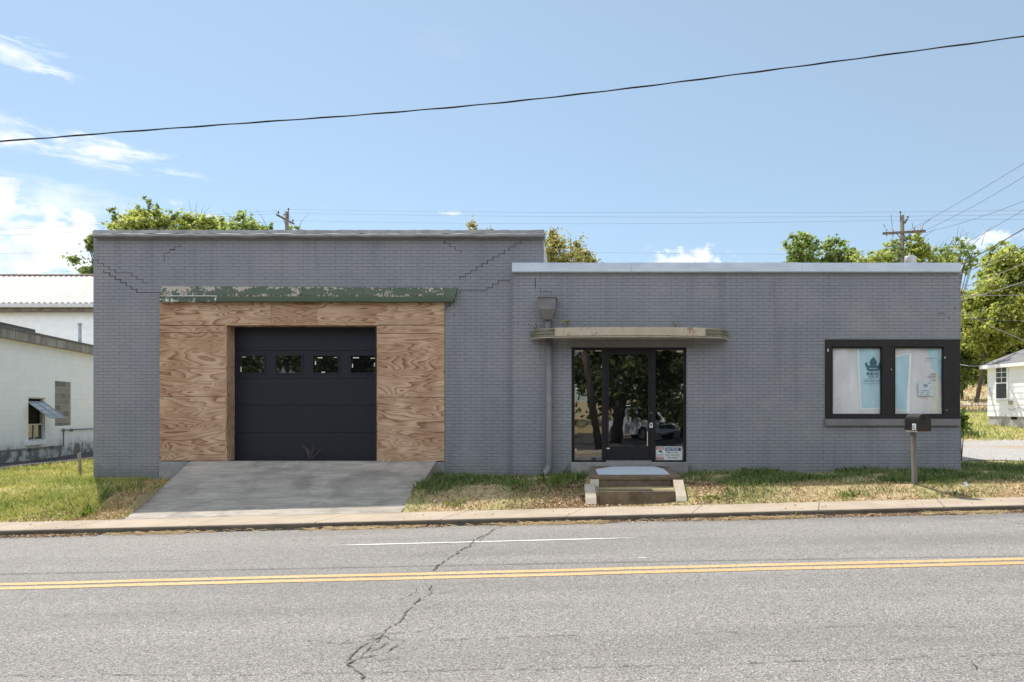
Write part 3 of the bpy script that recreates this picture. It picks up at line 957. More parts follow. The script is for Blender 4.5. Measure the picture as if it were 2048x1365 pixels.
# entrance ramp up to the garage
m = MB()
v, f = [], []
N1, N2 = 14, 10
for j in range(N1):
    t = j / (N1 - 1)
    y = -0.03 + (BACK_Y - 0.005 + 0.03) * t
    xa = -8.08 + (-7.34 + 8.08) * t
    xb = -3.17 + (-3.03 + 3.17) * t
    for i in range(N2):
        x = xa + (xb - xa) * i / (N2 - 1)
        z = 0.305 + (float(zs(x)) + 0.006 - 0.305) * (t ** 0.92)
        v.append((x, y, z))
for j in range(N1 - 1):
    for i in range(N2 - 1):
        f.append((j * N2 + i, (j + 1) * N2 + i, (j + 1) * N2 + i + 1, j * N2 + i + 1))
nb = len(v)
for j in range(N1):                       # side skirts
    for i in (0, N2 - 1):
        x, y, z = v[j * N2 + i]
        v.append((x, y, z - 0.6))
for j in range(N1 - 1):
    f.append((j * N2, nb + 2 * j, nb + 2 * j + 2, (j + 1) * N2))
    f.append((j * N2 + N2 - 1, (j + 1) * N2 + N2 - 1, nb + 2 * j + 3, nb + 2 * j + 1))
m.add(v, f)
ramp = structure(m.build('driveway_ramp', MAT['ramp']), 'sloping concrete driveway ramp up to the garage door', 'ramp')

# ------------------------------------------------------------------ the grey building
B = thing('grey_building', 'low grey painted brick building with plywood garage front and glass entrance', 'building', (0, 0, 0))
XL, XM, XR = -10.03, -1.03, 7.26
WY = -0.10                                    # wing front
# garage opening in the left wall, behind the plywood
gx0, gx1, gz1 = PX(325, 0), PX(884, 0), PZ(606, 0)
m = MB()
T_ = 0.30
m.box(XL, gx0, 0.0, T_, -0.6, 4.76)
m.box(gx1, XM, 0.0, T_, -0.6, 4.76)
m.box(gx0, gx1, 0.0, T_, gz1, 4.76)
m.box(XL, XL + T_, T_, 18, -0.8, 4.4)
m.box(XL, XM, 17.7, 18.0, -0.8, 4.2)
m.build('brick_wall', MAT['brick'], B)
m = MB()
side = [(0.3, -0.5), (0.3, 4.70), (1.5, 4.515), (6.0, 3.9), (17.7, 3.9), (17.7, -0.5)]
m.add([(XM, y, z) for y, z in side] + [(XM - 0.28, y, z) for y, z in side],
      [(0, 1, 2, 3, 4, 5), (11, 10, 9, 8, 7, 6)] + [(i, 6 + i, 6 + (i + 1) % 6, (i + 1) % 6) for i in range(6)])
m.add([(XM + 0.004, y, z) for y, z in [(0.0, 4.2), (0.3, 4.2), (0.3, 4.70), (0.0, 4.755)]] + [(XM - 0.02, y, z) for y, z in [(0.02, 4.2), (0.3, 4.2), (0.3, 4.70), (0.02, 4.755)]], [(0, 1, 2, 3)])
m.build('parapet_wall', MAT['parapet_white'], B)
m = MB()
m.add([(XL + .3, .3, 4.3), (XM - .3, .3, 4.3), (XM - .3, 17.7, 3.7), (XL + .3, 17.7, 3.7)], [(0, 1, 2, 3)])
m.add([(XM + .02, WY + .3, 4.0), (XR - .3, WY + .3, 4.0), (XR - .3, 11.7, 3.6), (XM + .02, 11.7, 3.6)], [(0, 1, 2, 3)])
build_each(m, 'roof', MAT['roof_flat'], B)
# right wing wall with entrance and window openings
ex0, ex1, ez0, ez1 = PX(1143, WY), PX(1373, WY), PZ(925, WY), PZ(695, WY)
wx0, wz0, wz1 = PX(1650, WY), PZ(838, WY), PZ(679, WY)
XW = PX(1025, WY)
m = MB()
m.box(XW, ex0, WY, WY + T_, -0.6, 4.15)
m.box(ex0, ex1, WY, WY + T_, ez1, 4.15)
m.box(ex0, ex1, WY, WY + T_, -0.6, ez0)
m.box(ex1, wx0, WY, WY + T_, -0.6, 4.15)
m.box(wx0, XR, WY, WY + T_, -0.6, wz0)
m.box(wx0, XR, WY, WY + T_, wz1, 4.15)
m.box(XR - T_, XR, WY + T_, 12.0, -0.6, 4.1)
m.box(XM + 0.3, XR - T_, 11.7, 12.0, -0.6, 4.1)
m.build('brick_wall', MAT['brick'], B)

# coping of the tall block: weathered top course over a grey lip
cx0, cx1 = PX(184, -0.12), PX(1088, -0.12)


def wavy_prism(prof, x0, x1, n, amp, seed):
    rnd = random.Random(seed)
    mb = MB()
    k = len(prof)
    v = []
    for i in range(n):
        x = x0 + (x1 - x0) * i / (n - 1)
        dz, dy = rnd.uniform(-amp, amp), rnd.uniform(-amp, amp)
        v += [(x, y + dy * (0 if y > 0.2 else 1), z + dz) for y, z in prof]
    f = [(i * k + j, (i + 1) * k + j, (i + 1) * k + (j + 1) % k, i * k + (j + 1) % k) for i in range(n - 1) for j in range(k)]
    f += [tuple(range(k)), tuple(range((n - 1) * k, n * k))[::-1]]
    mb.add(v, f)
    return mb


wavy_prism([(0.33, 4.91), (-0.06, 4.91), (-0.085, 4.835), (0.33, 4.835)], cx0, cx1, 70, 0.006, 4).build('coping', MAT['coping_top'], B)
wavy_prism([(0.33, 4.832), (-0.085, 4.832), (-0.125, 4.812), (-0.125, 4.768), (-0.04, 4.752), (0.33, 4.752)], cx0, cx1, 70, 0.005, 5).build('coping', MAT['coping'], B)
# flashing of the wing
fx0, fx1 = PX(1024, -0.17), PX(1922, -0.17)
m = MB()
xs = [fx0, fx0 + 2.35, PX(1604, -0.17), fx1]
for i in range(3):
    e = 0.003 * (i % 2)
    m.prism_x([(0.25, 4.235 + e), (-0.165 - e, 4.235 + e), (-0.175 - e, 4.06), (-0.15 - e, 4.045), (0.25, 4.045)], xs[i] + (0.0 if i == 0 else 0.004), xs[i + 1])
m.build('roof_flashing', MAT['flashing'], B)


# stepped cracks in the brickwork
def crack(pts, Y, w=0.006):
    mb = MB()
    for (a, b), (c, d) in zip(pts[:-1], pts[1:]):
        p, q = P(a, b, Y), P(c, d, Y)
        ww = w * random.uniform(0.7, 1.2)
        mb.box(min(p.x, q.x) - ww * 0.6, max(p.x, q.x) + ww * 0.6, Y - 0.003, Y + 0.01, min(p.z, q.z) - ww * 0.6, max(p.z, q.z) + ww * 0.6)
    return mb


def cracks(Y, sets):
    for pts, w in sets:
        crack(pts, Y, w).build('wall_crack', MAT['crack'], B)


cracks(0.0, [
    ([(188, 520), (196, 520), (196, 527), (208, 527), (208, 533.5), (219, 533.5), (219, 540), (231, 540), (231, 546), (264, 546), (264, 552.5), (274, 552.5), (274, 559), (286, 559), (286, 565.5), (297, 565.5)], 0.006),
    ([(208, 540), (208, 546), (220, 546), (220, 553), (231, 553), (231, 559.5), (242, 559.5), (242, 566), (253, 566), (253, 572.5), (263, 572.5), (263, 579), (274, 579), (274, 585.5), (319, 585.5)], 0.009),
    ([(362, 488), (362, 494), (350, 494), (350, 499), (340, 500), (340, 506), (329, 506), (329, 524)], 0.005),
    ([(1042, 480), (1042, 488), (1030, 488), (1030, 494.5), (1019, 494.5), (1019, 501), (1009, 501), (1009, 508), (998, 508), (998, 514.5), (986, 514.5), (986, 521), (975, 521), (975, 528), (964, 528), (964, 534), (953, 534), (953, 541), (942, 541), (942, 547.5), (931, 547.5), (931, 554), (920, 554), (920, 560)], 0.008),
    ([(1020, 562), (997, 562), (997, 569), (985, 569), (985, 576), (974, 576), (974, 582), (920, 582), (920, 588)], 0.008),
    ([(889, 482), (890, 487), (901, 487), (901, 494), (911, 494), (911, 501), (922, 501), (922, 506)], 0.006),
    ([(899, 606), (899, 614), (893, 614), (893, 622)], 0.008),
    ([(909, 628), (909, 634)], 0.006),
])
cracks(WY, [
    ([(1321, 551), (1321, 551)], 0.004),
    ([(1081, 552), (1081, 558)], 0.006),
    ([(1071, 558), (1070, 577)], 0.004),
    ([(1081, 578), (1081, 584), (1104, 584)], 0.006),
    ([(1036, 644), (1036, 651)], 0.006),
    ([(1080, 684), (1080, 690)], 0.006), ([(1080, 697), (1080, 703)], 0.006), ([(1080, 711), (1080, 716)], 0.006),
    ([(1875, 627), (1888, 627), (1888, 631)], 0.005),
    ([(1910, 615), (1910, 621)], 0.006), ([(1898, 634), (1898, 640)], 0.005),
])

# plywood cladding round the garage door
PY0, PY1 = -0.022, -0.002


def panel(rects):
    mb = MB()
    for a, b, c, d in rects:
        mb.box(PX(a, PY0) + 0.003, PX(c, PY0) - 0.003, PY0, PY1, PZ(d, PY0) + 0.004, PZ(b, PY0) - 0.004)
    return mb


for rects in ([(319, 604, 542, 651), (319, 651.4, 454, 666)], [(542, 604, 634, 650.5)], [(634, 604, 889, 650.5), (753, 650.9, 889, 667.5)],
              [(319, 666, 454, 794)], [(319, 794, 454, 922)], [(753, 667.5, 889, 795)], [(753, 795, 889, 923)]):
    panel(rects).build('plywood_panel', MAT['plywood'], B)
rs = random.Random(5)
for a, b, c, d in [(325, 610, 538, 646), (547, 610, 629, 646), (640, 610, 884, 646), (325, 672, 448, 788), (325, 800, 448, 916), (758, 674, 884, 789), (758, 801, 884, 917)]:
    nx_s = 3 if c - a > 150 else 2
    for i in range(nx_s + 1):
        for yy in (b, d) if d - b < 60 else (b, (b + d) / 2, d):
            q = MB()
            x, z = PX(a + (c - a) * i / nx_s + rs.uniform(-4, 4), PY0), PZ(yy + rs.uniform(-2, 2), PY0)
            q.tube([(x, PY0 + 0.001, z), (x, PY0 - 0.0015, z)], 0.006, 8)
            q.build('screw_head', MAT['screw'], B)
jx0, jx1 = PX(454, PY0), PX(752.5, PY0)
jz1 = PZ(651, PY0)
m = MB()
m.box(jx0 - 0.03, jx0 - 0.0005, PY0 - 0.003, 0.30, 0.305, jz1 - 0.001)
m.build('door_jamb', MAT['jamb'], B)
m = MB()
m.box(jx1 + 0.0005, jx1 + 0.03, PY0 - 0.003, 0.30, 0.305, jz1 - 0.001)
m.build('door_jamb', MAT['jamb'], B)
m = MB()
m.box(jx0 - 0.03, jx1 + 0.03, PY0 - 0.003, 0.30, jz1, jz1 + 0.03)
m.build('door_header', MAT['plywood'], B)
m = MB()                                         # brown weather strip along the right jamb
m.box(jx1 - 0.035, jx1 - 0.012, 0.02, 0.26, 0.31, jz1 - 0.02)
m.box(jx1 + 0.0, jx1 + 0.012, PY0 - 0.008, PY0 - 0.004, 0.31, jz1)
build_each(m, 'weather_strip', MAT['brown_frame'], B)

# sectional garage door
DY = 0.27
gd = MB()
zb = PZ(922, DY)
rows = [zb + 0.01, PZ(866, DY), PZ(811, DY), PZ(757, DY), PZ(702, DY), jz1 + 0.02]
wins = [(480, 528), (553, 603), (627, 677), (702, 751)]
wz_0, wz_1 = PZ(746, DY), PZ(712, DY)
for i in range(5):
    z0, z1 = rows[i] + 0.004, rows[i + 1] - 0.004
    if i != 3:
        gd.box(jx0, jx1, DY, DY + 0.04, z0, z1, 0.003)
    else:
        gd.box(jx0, jx1, DY, DY + 0.04, z0, wz_0)
        gd.box(jx0, jx1, DY, DY + 0.04, wz_1, z1)
        edges = [jx0] + [q for a, b in wins for q in (PX(a, DY), PX(b, DY))] + [jx1]
        for k in range(0, len(edges), 2):
            if edges[k + 1] > edges[k]:
                gd.box(edges[k], edges[k + 1], DY, DY + 0.04, wz_0, wz_1)
gd.box(jx0, jx1, DY + 0.012, DY + 0.03, zb, jz1)
door = gd.build('garage_door', MAT['black_door'], B)
for a, b in wins:
    x0, x1 = PX(a, DY), min(PX(b, DY), jx1 - 0.02)
    fr = MB()
    t = 0.03
    fr.box(x0 - t, x1 + t, DY - 0.012, DY - 0.001, wz_1, wz_1 + t, 0.003)
    fr.box(x0 - t, x1 + t, DY - 0.012, DY - 0.001, wz_0 - t, wz_0, 0.003)
    fr.box(x0 - t, x0, DY - 0.012, DY - 0.001, wz_0, wz_1, 0.003)
    fr.box(x1, x1 + t, DY - 0.012, DY - 0.001, wz_0, wz_1, 0.003)
    fr.build('window_frame', MAT['black_door'], door)
    g = MB()
    g.box(x0, x1, DY + 0.004, DY + 0.009, wz_0, wz_1)
    g.build('window_pane', MAT['glass_door'], door)
m = MB()                                         # bits of tape left on the panes
for a, b, c, d in [(636, 715, 645, 717), (630, 723, 632, 730), (643, 744, 650, 746), (668, 715, 674, 716), (706, 715, 718, 717), (741, 716, 750, 718),
                   (704, 728, 706, 736), (748, 726, 750, 734), (481, 734, 483, 744), (484, 714, 492, 715)]:
    m.box(PX(a, DY), PX(c, DY), DY + 0.0015, DY + 0.0035, PZ(d, DY), PZ(b, DY))
build_each(m, 'tape', MAT['tape'], door)
m = MB()
m.box(jx0, jx1, DY - 0.012, DY + 0.03, zb - 0.03, zb + 0.004)
m.build('bottom_seal', MAT['grey_metal'], door)
m = MB()                                         # floor slab edge under the door
m.box(gx0, gx1, -0.0, 0.35, -0.4, zb - 0.035)
m.build('foundation', MAT['ramp'], B)
m = MB()
m.box(PX(318, -0.03), PX(390, -0.03), -0.028, -0.0, -0.4, PZ(923.5, -0.03), 0.01)
m.box(PX(850, -0.03), PX(889, -0.03), -0.028, -0.0, -0.4, PZ(925, -0.03), 0.01)
build_each(m, 'foundation', MAT['plinth'], B)

# green sheet metal hood over the garage front
def hood(px0, px1, slant):
    mb = MB()
    x0, x1 = PX(px0, -0.1), PX(px1, -0.1)
    n = 30
    prof = [(0.0, 3.80), (-0.02, 3.795), (-0.07, 3.72), (-0.10, 3.64), (-0.105, 3.565), (0.0, 3.565)]
    v = []
    for i in range(n):
        t = i / (n - 1)
        for y, z in prof:
            sx = -slant * (3.80 - z) / 0.235 if i == n - 1 else 0
            v.append((x0 + (x1 - x0) * t + sx, y + 0.004 * math.sin(i * 1.7), z - 0.03 * (px0 + (px1 - px0) * t - 320) / 593 + 0.003 * math.sin(i * 2.3)))
    k = len(prof)
    f = [(i * k + j, (i + 1) * k + j, (i + 1) * k + (j + 1) % k, i * k + (j + 1) % k) for i in range(n - 1) for j in range(k)]
    f += [tuple(range(k)), tuple(range((n - 1) * k, n * k))[::-1]]
    mb.add(v, f)
    return mb


hood(320, 603, 0.0).build('metal_hood', MAT['green'], B)
hood(603.6, 914, 0.05).build('metal_hood', MAT['green'], B)
for a, b, mt, dy, dz in [(319.5, 433, 'green_worn', 0.0, 0.0), (434, 745, 'green_strip', 0.004, 0.0), (743, 907, 'green_strip', 0.0, -0.005)]:
    m = MB()
    m.prism_x([(0.0, 3.575 + dz), (-0.13 - dy, 3.575 + dz), (-0.14 - dy, 3.56 + dz), (-0.14 - dy, 3.475 + dz), (-0.12, 3.47 + dz), (0.0, 3.47 + dz)], PX(a, -0.13), PX(b, -0.13))
    m.build('hood_strip', MAT[mt], B)
m = MB()
m.prism_x([(-0.06, 3.592), (-0.145, 3.588), (-0.147, 3.5765), (-0.06, 3.5765)], PX(335, -0.13), PX(434, -0.13))
m.box(PX(432.3, -0.13), PX(433.4, -0.13), -0.146, -0.1415, 3.50, 3.576)
build_each(m, 'metal_trim', simple('bare white sheet edge', (0.62, 0.66, 0.70), (0.70, 0.73, 0.76), 6.0, 0.4), B)

# ---- entrance: black frame, two sidelights, glazed door
SY = WY + 0.05
ent = MB()


def bar(mb, a, b, c, d, y0, y1, bev=0.004):
    mb.box(PX(a, y0), PX(c, y0), y0, y1, PZ(d, y0), PZ(b, y0), bev)


bar(ent, 1143, 695, 1373, 701, SY, SY + 0.10)
bar(ent, 1143, 921, 1373, 925.5, SY, SY + 0.10)
bar(ent, 1143, 701.2, 1149, 920.8, SY, SY + 0.10)
bar(ent, 1367, 701.2, 1373, 920.8, SY, SY + 0.10)
bar(ent, 1203.5, 701.2, 1213, 920.8, SY, SY + 0.10)
bar(ent, 1301, 701.2, 1311, 920.8, SY, SY + 0.10)
entrance = ent.build('entrance_frame', MAT['black_frame'], B)
for a, c in ((1149.2, 1203.3), (1311.2, 1366.8)):
    g = MB()
    bar(g, a, 701.3, c, 920.7, SY + 0.03, SY + 0.045, 0)
    g.build('sidelight_pane', MAT['glass'], entrance)
d = MB()
bar(d, 1213.2, 701.4, 1301, 709, SY + 0.012, SY + 0.06)
bar(d, 1213.2, 893, 1301, 921, SY + 0.012, SY + 0.06)
bar(d, 1213.2, 709.1, 1217.5, 892.9, SY + 0.012, SY + 0.06)
bar(d, 1296.5, 709.1, 1301, 892.9, SY + 0.012, SY + 0.06)
edoor = d.build('entrance_door', MAT['black_frame'], B)
g = MB()
bar(g, 1217.6, 709.2, 1296.4, 892.8, SY + 0.03, SY + 0.045, 0)
g.build('door_pane', MAT['glass'], edoor)
m = MB()
hx = PX(1297, SY)
m.tube([(hx, SY + 0.01, PZ(846, SY)), (hx, SY - 0.05, PZ(846, SY)), (hx, SY - 0.06, PZ(842, SY)), (hx, SY - 0.06, PZ(818, SY)), (hx, SY - 0.05, PZ(814, SY)), (hx, SY + 0.01, PZ(814, SY))], 0.012, 8)
m.build('door_handle', MAT['black_frame'], edoor)
m = MB()
m.tube([(PX(1302.5, SY), SY + 0.02, PZ(826, SY)), (PX(1302.5, SY), SY - 0.004, PZ(826, SY))], 0.014, 12)
m.build('door_lock', MAT['steel'], edoor)
m = MB()
bar(m, 1299, 846, 1305.5, 856, SY - 0.004, SY - 0.0015, 0)
m.build('lock_sticker', MAT['paper'], edoor)
m = MB()
bar(m, 1300.5, 848, 1304, 851, SY - 0.0055, SY - 0.0042, 0)
bar(m, 1300.2, 852, 1304.5, 853, SY - 0.0055, SY - 0.0042, 0)
m.build('sticker_print', MAT['sign_ink'], edoor)
m = MB()
for a, b, c, d_ in [(1150, 700.5, 1166, 703), (1190, 700.5, 1203.5, 703), (1314, 700.5, 1325, 702), (1353, 701, 1366, 705), (1150, 776, 1155, 779), (1202, 732, 1204, 736), (1150, 898, 1153, 901)]:
    bar(m, a, b, c, d_, SY + 0.0255, SY + 0.028, 0)
build_each(m, 'tape', MAT['tape'], entrance)
m = MB()
bar(m, 1294, 864, 1295.4, 892, SY + 0.026, SY + 0.029, 0)
bar(m, 1252, 811, 1261, 812, SY + 0.026, SY + 0.029, 0)
bar(m, 1212, 896, 1219, 898.5, SY + 0.008, SY + 0.0115, 0)
build_each(m, 'tape', MAT['tape'], edoor)
m = MB()
m.box(PX(1212, -0.16), PX(1303, -0.16), -0.165, SY + 0.06, PZ(924.6, -0.16), PZ(922.2, -0.16), 0.003)
m.build('threshold', MAT['steel'], edoor)
m = MB()
bar(m, 1140, 682, 1388, 694.6, WY - 0.02, WY - 0.001, 0.003)
m.build('lintel', MAT['grey_metal'], B)
m = MB()
m.box(PX(1142, -0.2), PX(1376, -0.2), -0.20, WY - 0.001, -0.3, PZ(925.2, -0.2), 0.012)
m.build('plinth', MAT['plinth'], B)

# ---- curved canopy above the entrance
can = thing('', '', '', (0, 0, 0)) if False else None
CZ0, CZ1 = 2.722, 2.905
arc = []
for i in range(41):
    t = -1 + 2 * i / 40
    x = 0.68 + 1.93 * t
    y = -0.58 + 0.20 * abs(t) ** 2.2 + 0.26 * max(0, (abs(t) - 0.86) / 0.14) ** 1.7
    arc.append((x, y))
plan = arc + [(2.61, WY - 0.001), (-1.25, WY - 0.001)]
m = MB()
m.prism_z(plan, CZ0 + 0.012, CZ1)
canopy = m.build('canopy', MAT['canopy'], B)


def arc_band(i0, i1, off0, off1, z0, z1):
    mb = MB()
    pts = arc[i0:i1 + 1]
    outp, inp = [], []
    for k, (x, y) in enumerate(pts):
        j = i0 + k
        x0, y0 = arc[max(0, j - 1)]
        x1, y1 = arc[min(40, j + 1)]
        L = math.hypot(x1 - x0, y1 - y0)
        nx, ny = (y1 - y0) / L, -(x1 - x0) / L
        outp.append((x + nx * off1, y + ny * off1))
        inp.append((x + nx * off0, y + ny * off0))
    mb.prism_z(inp + outp[::-1], z0, z1)
    return mb


mid_panel = arc_band(5, 35, -0.005, 0.028, CZ0 + 0.03, CZ1 + 0.004)
mid_panel.build('canopy_panel', MAT['canopy'], canopy)
rib = MB()
for a, b in ((0, 5), (35, 40)):
    for z in (CZ0 + 0.02, CZ0 + 0.078, CZ0 + 0.136):
        r_ = arc_band(a, b, -0.004, 0.03, z, z + 0.035)
        rib.add(r_.v, r_.f)
build_each(rib, 'canopy_rib', simple('olive grey canopy ribs', (0.13, 0.12, 0.09), (0.22, 0.20, 0.155), 8.0, 0.6), canopy)
arc_band(0, 40, -0.02, 0.036, CZ0 - 0.004, CZ0 + 0.014).build('canopy_lip', simple('pale canopy lip', (0.36, 0.32, 0.26), (0.46, 0.42, 0.35), 6.0, 0.5), canopy)

# ---- rainwater hopper and downspout
DX = PX(1096, WY)
dp = MB()
hz0, hz1, hzm = PZ(639, -0.3), PZ(597, -0.3), PZ(620, -0.3)
hw, hb = 0.165, 0.065
dp.box(DX - hw, DX + hw, -0.38, WY - 0.001, hzm, hz1, 0.004)
yq = -0.38
v = [(DX - hw, yq, hzm), (DX + hw, yq, hzm), (DX + hw, WY - 0.001, hzm), (DX - hw, WY - 0.001, hzm),
     (DX - hb, -0.27, hz0), (DX + hb, -0.27, hz0), (DX + hb, WY - 0.03, hz0), (DX - hb, WY - 0.03, hz0)]
dp.add(v, [(0, 4, 5, 1), (1, 5, 6, 2), (2, 6, 7, 3), (3, 7, 4, 0), (4, 7, 6, 5)])
dp.box(DX - hw - 0.02, DX + hw + 0.02, -0.40, WY - 0.001, hz1 + 0.0005, hz1 + 0.02, 0.003)
down = dp.build('rain_hopper', MAT['grey_metal'], B)
pp = MB()
pd = PX(1098, -0.2)
pp.tube([(DX, -0.17, hz0 + 0.02), (DX, -0.17, CZ0)], 0.06, 14)
pp.tube([(pd, -0.17, CZ0 + 0.01), (pd - 0.005, -0.17, 0.30), (pd - 0.005, -0.17, 0.22), (pd - 0.03, -0.20, 0.15), (pd - 0.09, -0.26, 0.07), (pd - 0.12, -0.29, 0.03)], 0.065, 14)
pp.box(pd - 0.10, pd + 0.10, -0.12, WY - 0.001, PZ(815, -0.12), PZ(812, -0.12))
build_each(pp, 'downspout', MAT['grey_metal'], B)
pp = MB()
pp.tube([(pd - 0.118, -0.288, 0.033), (pd - 0.1205, -0.2905, 0.0285)], 0.056, 14)
pp.build('spout_mouth', MAT['black_hole'], B)

# ---- shop window on the right with dark timber surround
FY = WY - 0.012
wf = MB()
bar(wf, 1650, 679, 1920.5, 694, FY, WY + 0.12)
bar(wf, 1650, 829.5, 1920.5, 838, FY, WY + 0.12)
bar(wf, 1650, 694.1, 1663.5, 829.4, FY, WY + 0.12)
bar(wf, 1764, 694.1, 1788.5, 829.4, FY, WY + 0.12)
bar(wf, 1887.5, 694.1, 1920.5, 829.4, FY, WY + 0.12)
wframe = wf.build('window_frame', MAT['brown_frame'], B)
inner = MB()
for a, c in ((1663.7, 1763.8), (1788.7, 1887.3)):
    y0, y1 = WY + 0.02, WY + 0.10
    bar(inner, a, 693.8, c, 697, y0, y1, 0.002)
    bar(inner, a, 828, c, 829.8, y0, y1, 0.002)
    bar(inner, a, 697.1, a + 2, 827.9, y0, y1, 0.002)
    bar(inner, c - 2, 697.1, c, 827.9, y0, y1, 0.002)
build_each(inner, 'sash', MAT['black_frame'], wframe, per=4)
GYW = WY + 0.04
for a, c in ((1665.8, 1761.7), (1790.8, 1885.2)):
    g = MB()
    g.add([(PX(a, GYW), GYW, PZ(827.8, GYW)), (PX(c, GYW), GYW, PZ(827.8, GYW)), (PX(c, GYW), GYW, PZ(697.2, GYW)), (PX(a, GYW), GYW, PZ(697.2, GYW))], [(0, 1, 2, 3)])
    g.build('window_pane', MAT['glass_clear'], wframe)
m = MB()
m.box(wx0, XR - 0.01, WY + 0.21, WY + 0.22, wz0, wz1)
m.build('window_back', MAT['black_hole'], wframe)
m = MB()
m.box(PX(1651, WY - 0.06), PX(1921, WY - 0.06), WY - 0.06, WY - 0.001, PZ(852, WY - 0.06), PZ(838.4, WY - 0.06), 0.006)
m.build('window_sill', MAT['grey_metal'], B)
m = MB()
for a, b, c, e in [(1655, 698, 1657, 704), (1782, 738, 1783, 741), (1893, 820, 1894.5, 821.5), (1889, 714, 1891, 717)]:
    bar(m, a, b, c, e, FY - 0.002, FY - 0.0005, 0)
build_each(m, 'paint_fleck', MAT['paper'], wframe)

# ---- sheets of house wrap hung behind the two panes
SHY = WY + 0.075


def sheet(name, label, cx0_, cx1_, py0, py1, regions, base, seed):
    x0, x1 = PX(cx0_, SHY), PX(cx1_, SHY)
    z0, z1 = PZ(py1, SHY), PZ(py0, SHY)
    root = thing(name, label, 'sheeting', (x0, SHY, z0))
    n, k = 40, 30

    def wave(x, z):
        return 0.012 * math.sin((x - x0) * 9 + seed) * math.sin((z - z0) * 4 + seed) + 0.006 * math.sin((x - x0) * 23 + z * 5)

    def grid(mb, pts_fn, nn, kk, lift):
        v, f = [], []
        for i in range(nn):
            for j in range(kk):
                x, z = pts_fn(i / (nn - 1), j / (kk - 1))
                v.append((x, SHY + wave(x, z) - lift, z))
        for i in range(nn - 1):
            for j in range(kk - 1):
                f.append((i * kk + j, (i + 1) * kk + j, (i + 1) * kk + j + 1, i * kk + j + 1))
        mb.add(v, f, True)

    mb = MB()
    grid(mb, lambda s, t: (x0 + (x1 - x0) * s, z0 + (z1 - z0) * t), n, k, 0)
    mb.build('sheet', MAT[base], root)
    for nm, mt, quad, lift in regions:
        q = [(PX(a, SHY), PZ(b, SHY)) for a, b in quad]      # top-left, top-right, bottom-right, bottom-left
        mb = MB()

        def fn(s, t, q=q):
            ax, az = q[0][0] + (q[1][0] - q[0][0]) * s, q[0][1] + (q[1][1] - q[0][1]) * s
            bx, bz = q[3][0] + (q[2][0] - q[3][0]) * s, q[3][1] + (q[2][1] - q[3][1]) * s
            return ax + (bx - ax) * t, az + (bz - az) * t
        grid(mb, fn, 14, 20, lift)
        mb.build(nm, MAT[mt], root)
    return root, wave


MAT['seam'] = simple('white seam tape', (0.84, 0.86, 0.86), (0.88, 0.90, 0.89), 8.0, 0.5)
MAT['lilac_line'] = simple('pale thin lines', (0.82, 0.81, 0.82), (0.86, 0.85, 0.86), 8.0, 0.5)
sh1, wave1 = sheet('house_wrap_sheet', 'pale sheeting with blue crown print hung behind the left window pane', 1664.5, 1763, 696, 829, [
    ('blue_wrap', 'wrap', [(1717, 697), (1757, 697), (1762, 817), (1721, 819)], 0.004),
    ('seam_tape', 'seam', [(1714.5, 695), (1717, 695), (1722, 820), (1719.5, 820)], 0.007),
    ('seam_tape', 'seam', [(1721, 817), (1762, 815.5), (1762, 818), (1721, 819.5)], 0.007),
    ('tape_tab', 'tape', [(1672, 693.8), (1686, 693.8), (1686, 697.4), (1672, 697.4)], 0.009),
    ('tape_tab', 'tape', [(1747, 693.8), (1758, 693.8), (1758, 697.4), (1747, 697.4)], 0.009),
], 'film', 0.4)
sh2, wave2 = sheet('house_wrap_sheet', 'pale sheeting with slanted seam and paper notice hung behind the right window pane', 1789.5, 1886.5, 697, 830, [
    ('blue_wrap', 'wrap', [(1789.5, 715), (1817, 708), (1813, 822), (1789.5, 817)], 0.004),
    ('blue_wrap', 'wrap', [(1853, 698), (1886, 698), (1884, 768), (1866, 738)], 0.004),
    ('seam_tape', 'seam', [(1818, 707), (1822.5, 707), (1819, 829), (1812.5, 829)], 0.007),
    ('seam_tape', 'seam', [(1789.5, 713), (1819, 706.5), (1819, 708), (1789.5, 715.5)], 0.0075),
    ('seam_tape', 'seam', [(1789.5, 817), (1814, 822.5), (1814, 824.5), (1789.5, 819)], 0.0075),
    ('torn_edge', 'tape', [(1870, 742), (1873, 745), (1884, 829), (1861, 829)], 0.006),
    ('tape_tab', 'tape', [(1793, 693.8), (1809, 693.8), (1809, 697.4), (1793, 697.4)], 0.009),
    ('tape_tab', 'tape', [(1870, 694.2), (1885, 694.2), (1885, 697.8), (1870, 697.8)], 0.009),
], 'film', 2.1)


def course_lines(root, wave, x0, x1, py0, py1, n, seed):  # thin pale lines laid out like brick courses on the sheet
    rnd = random.Random(seed)
    mb = MB()
    for i in range(n):
        y = py0 + (py1 - py0) * i / (n - 1)
        a = x0 + rnd.uniform(0, 3)
        b = x1 - rnd.uniform(0, 8)
        k = 10
        v, f = [], []
        for j in range(k + 1):
            px = a + (b - a) * j / k
            yy = y + 2.0 * math.sin(j / k * 2.4 + seed)
            x, z = PX(px, SHY), PZ(yy, SHY)
            v += [(x, SHY + wave(x, z) - 0.009, z - 0.003), (x, SHY + wave(x, z) - 0.009, z + 0.003)]
            if j: f.append((2 * j - 2, 2 * j, 2 * j + 1, 2 * j - 1))
        mb.add(v, f)
        px = a + (b - a) * (0.3 + 0.4 * (i % 2)) 
        x, z = PX(px, SHY), PZ(y, SHY)
        dz = (py1 - py0) / (n - 1) * 0.01
        w = SHY + wave(x, z) - 0.009
        mb.add([(x - .003, w, z), (x + .003, w, z), (x + .003, w, z - dz), (x - .003, w, z - dz)], [(0, 1, 2, 3)])
    mb.build('brick_lines', MAT['lilac_line'], root)


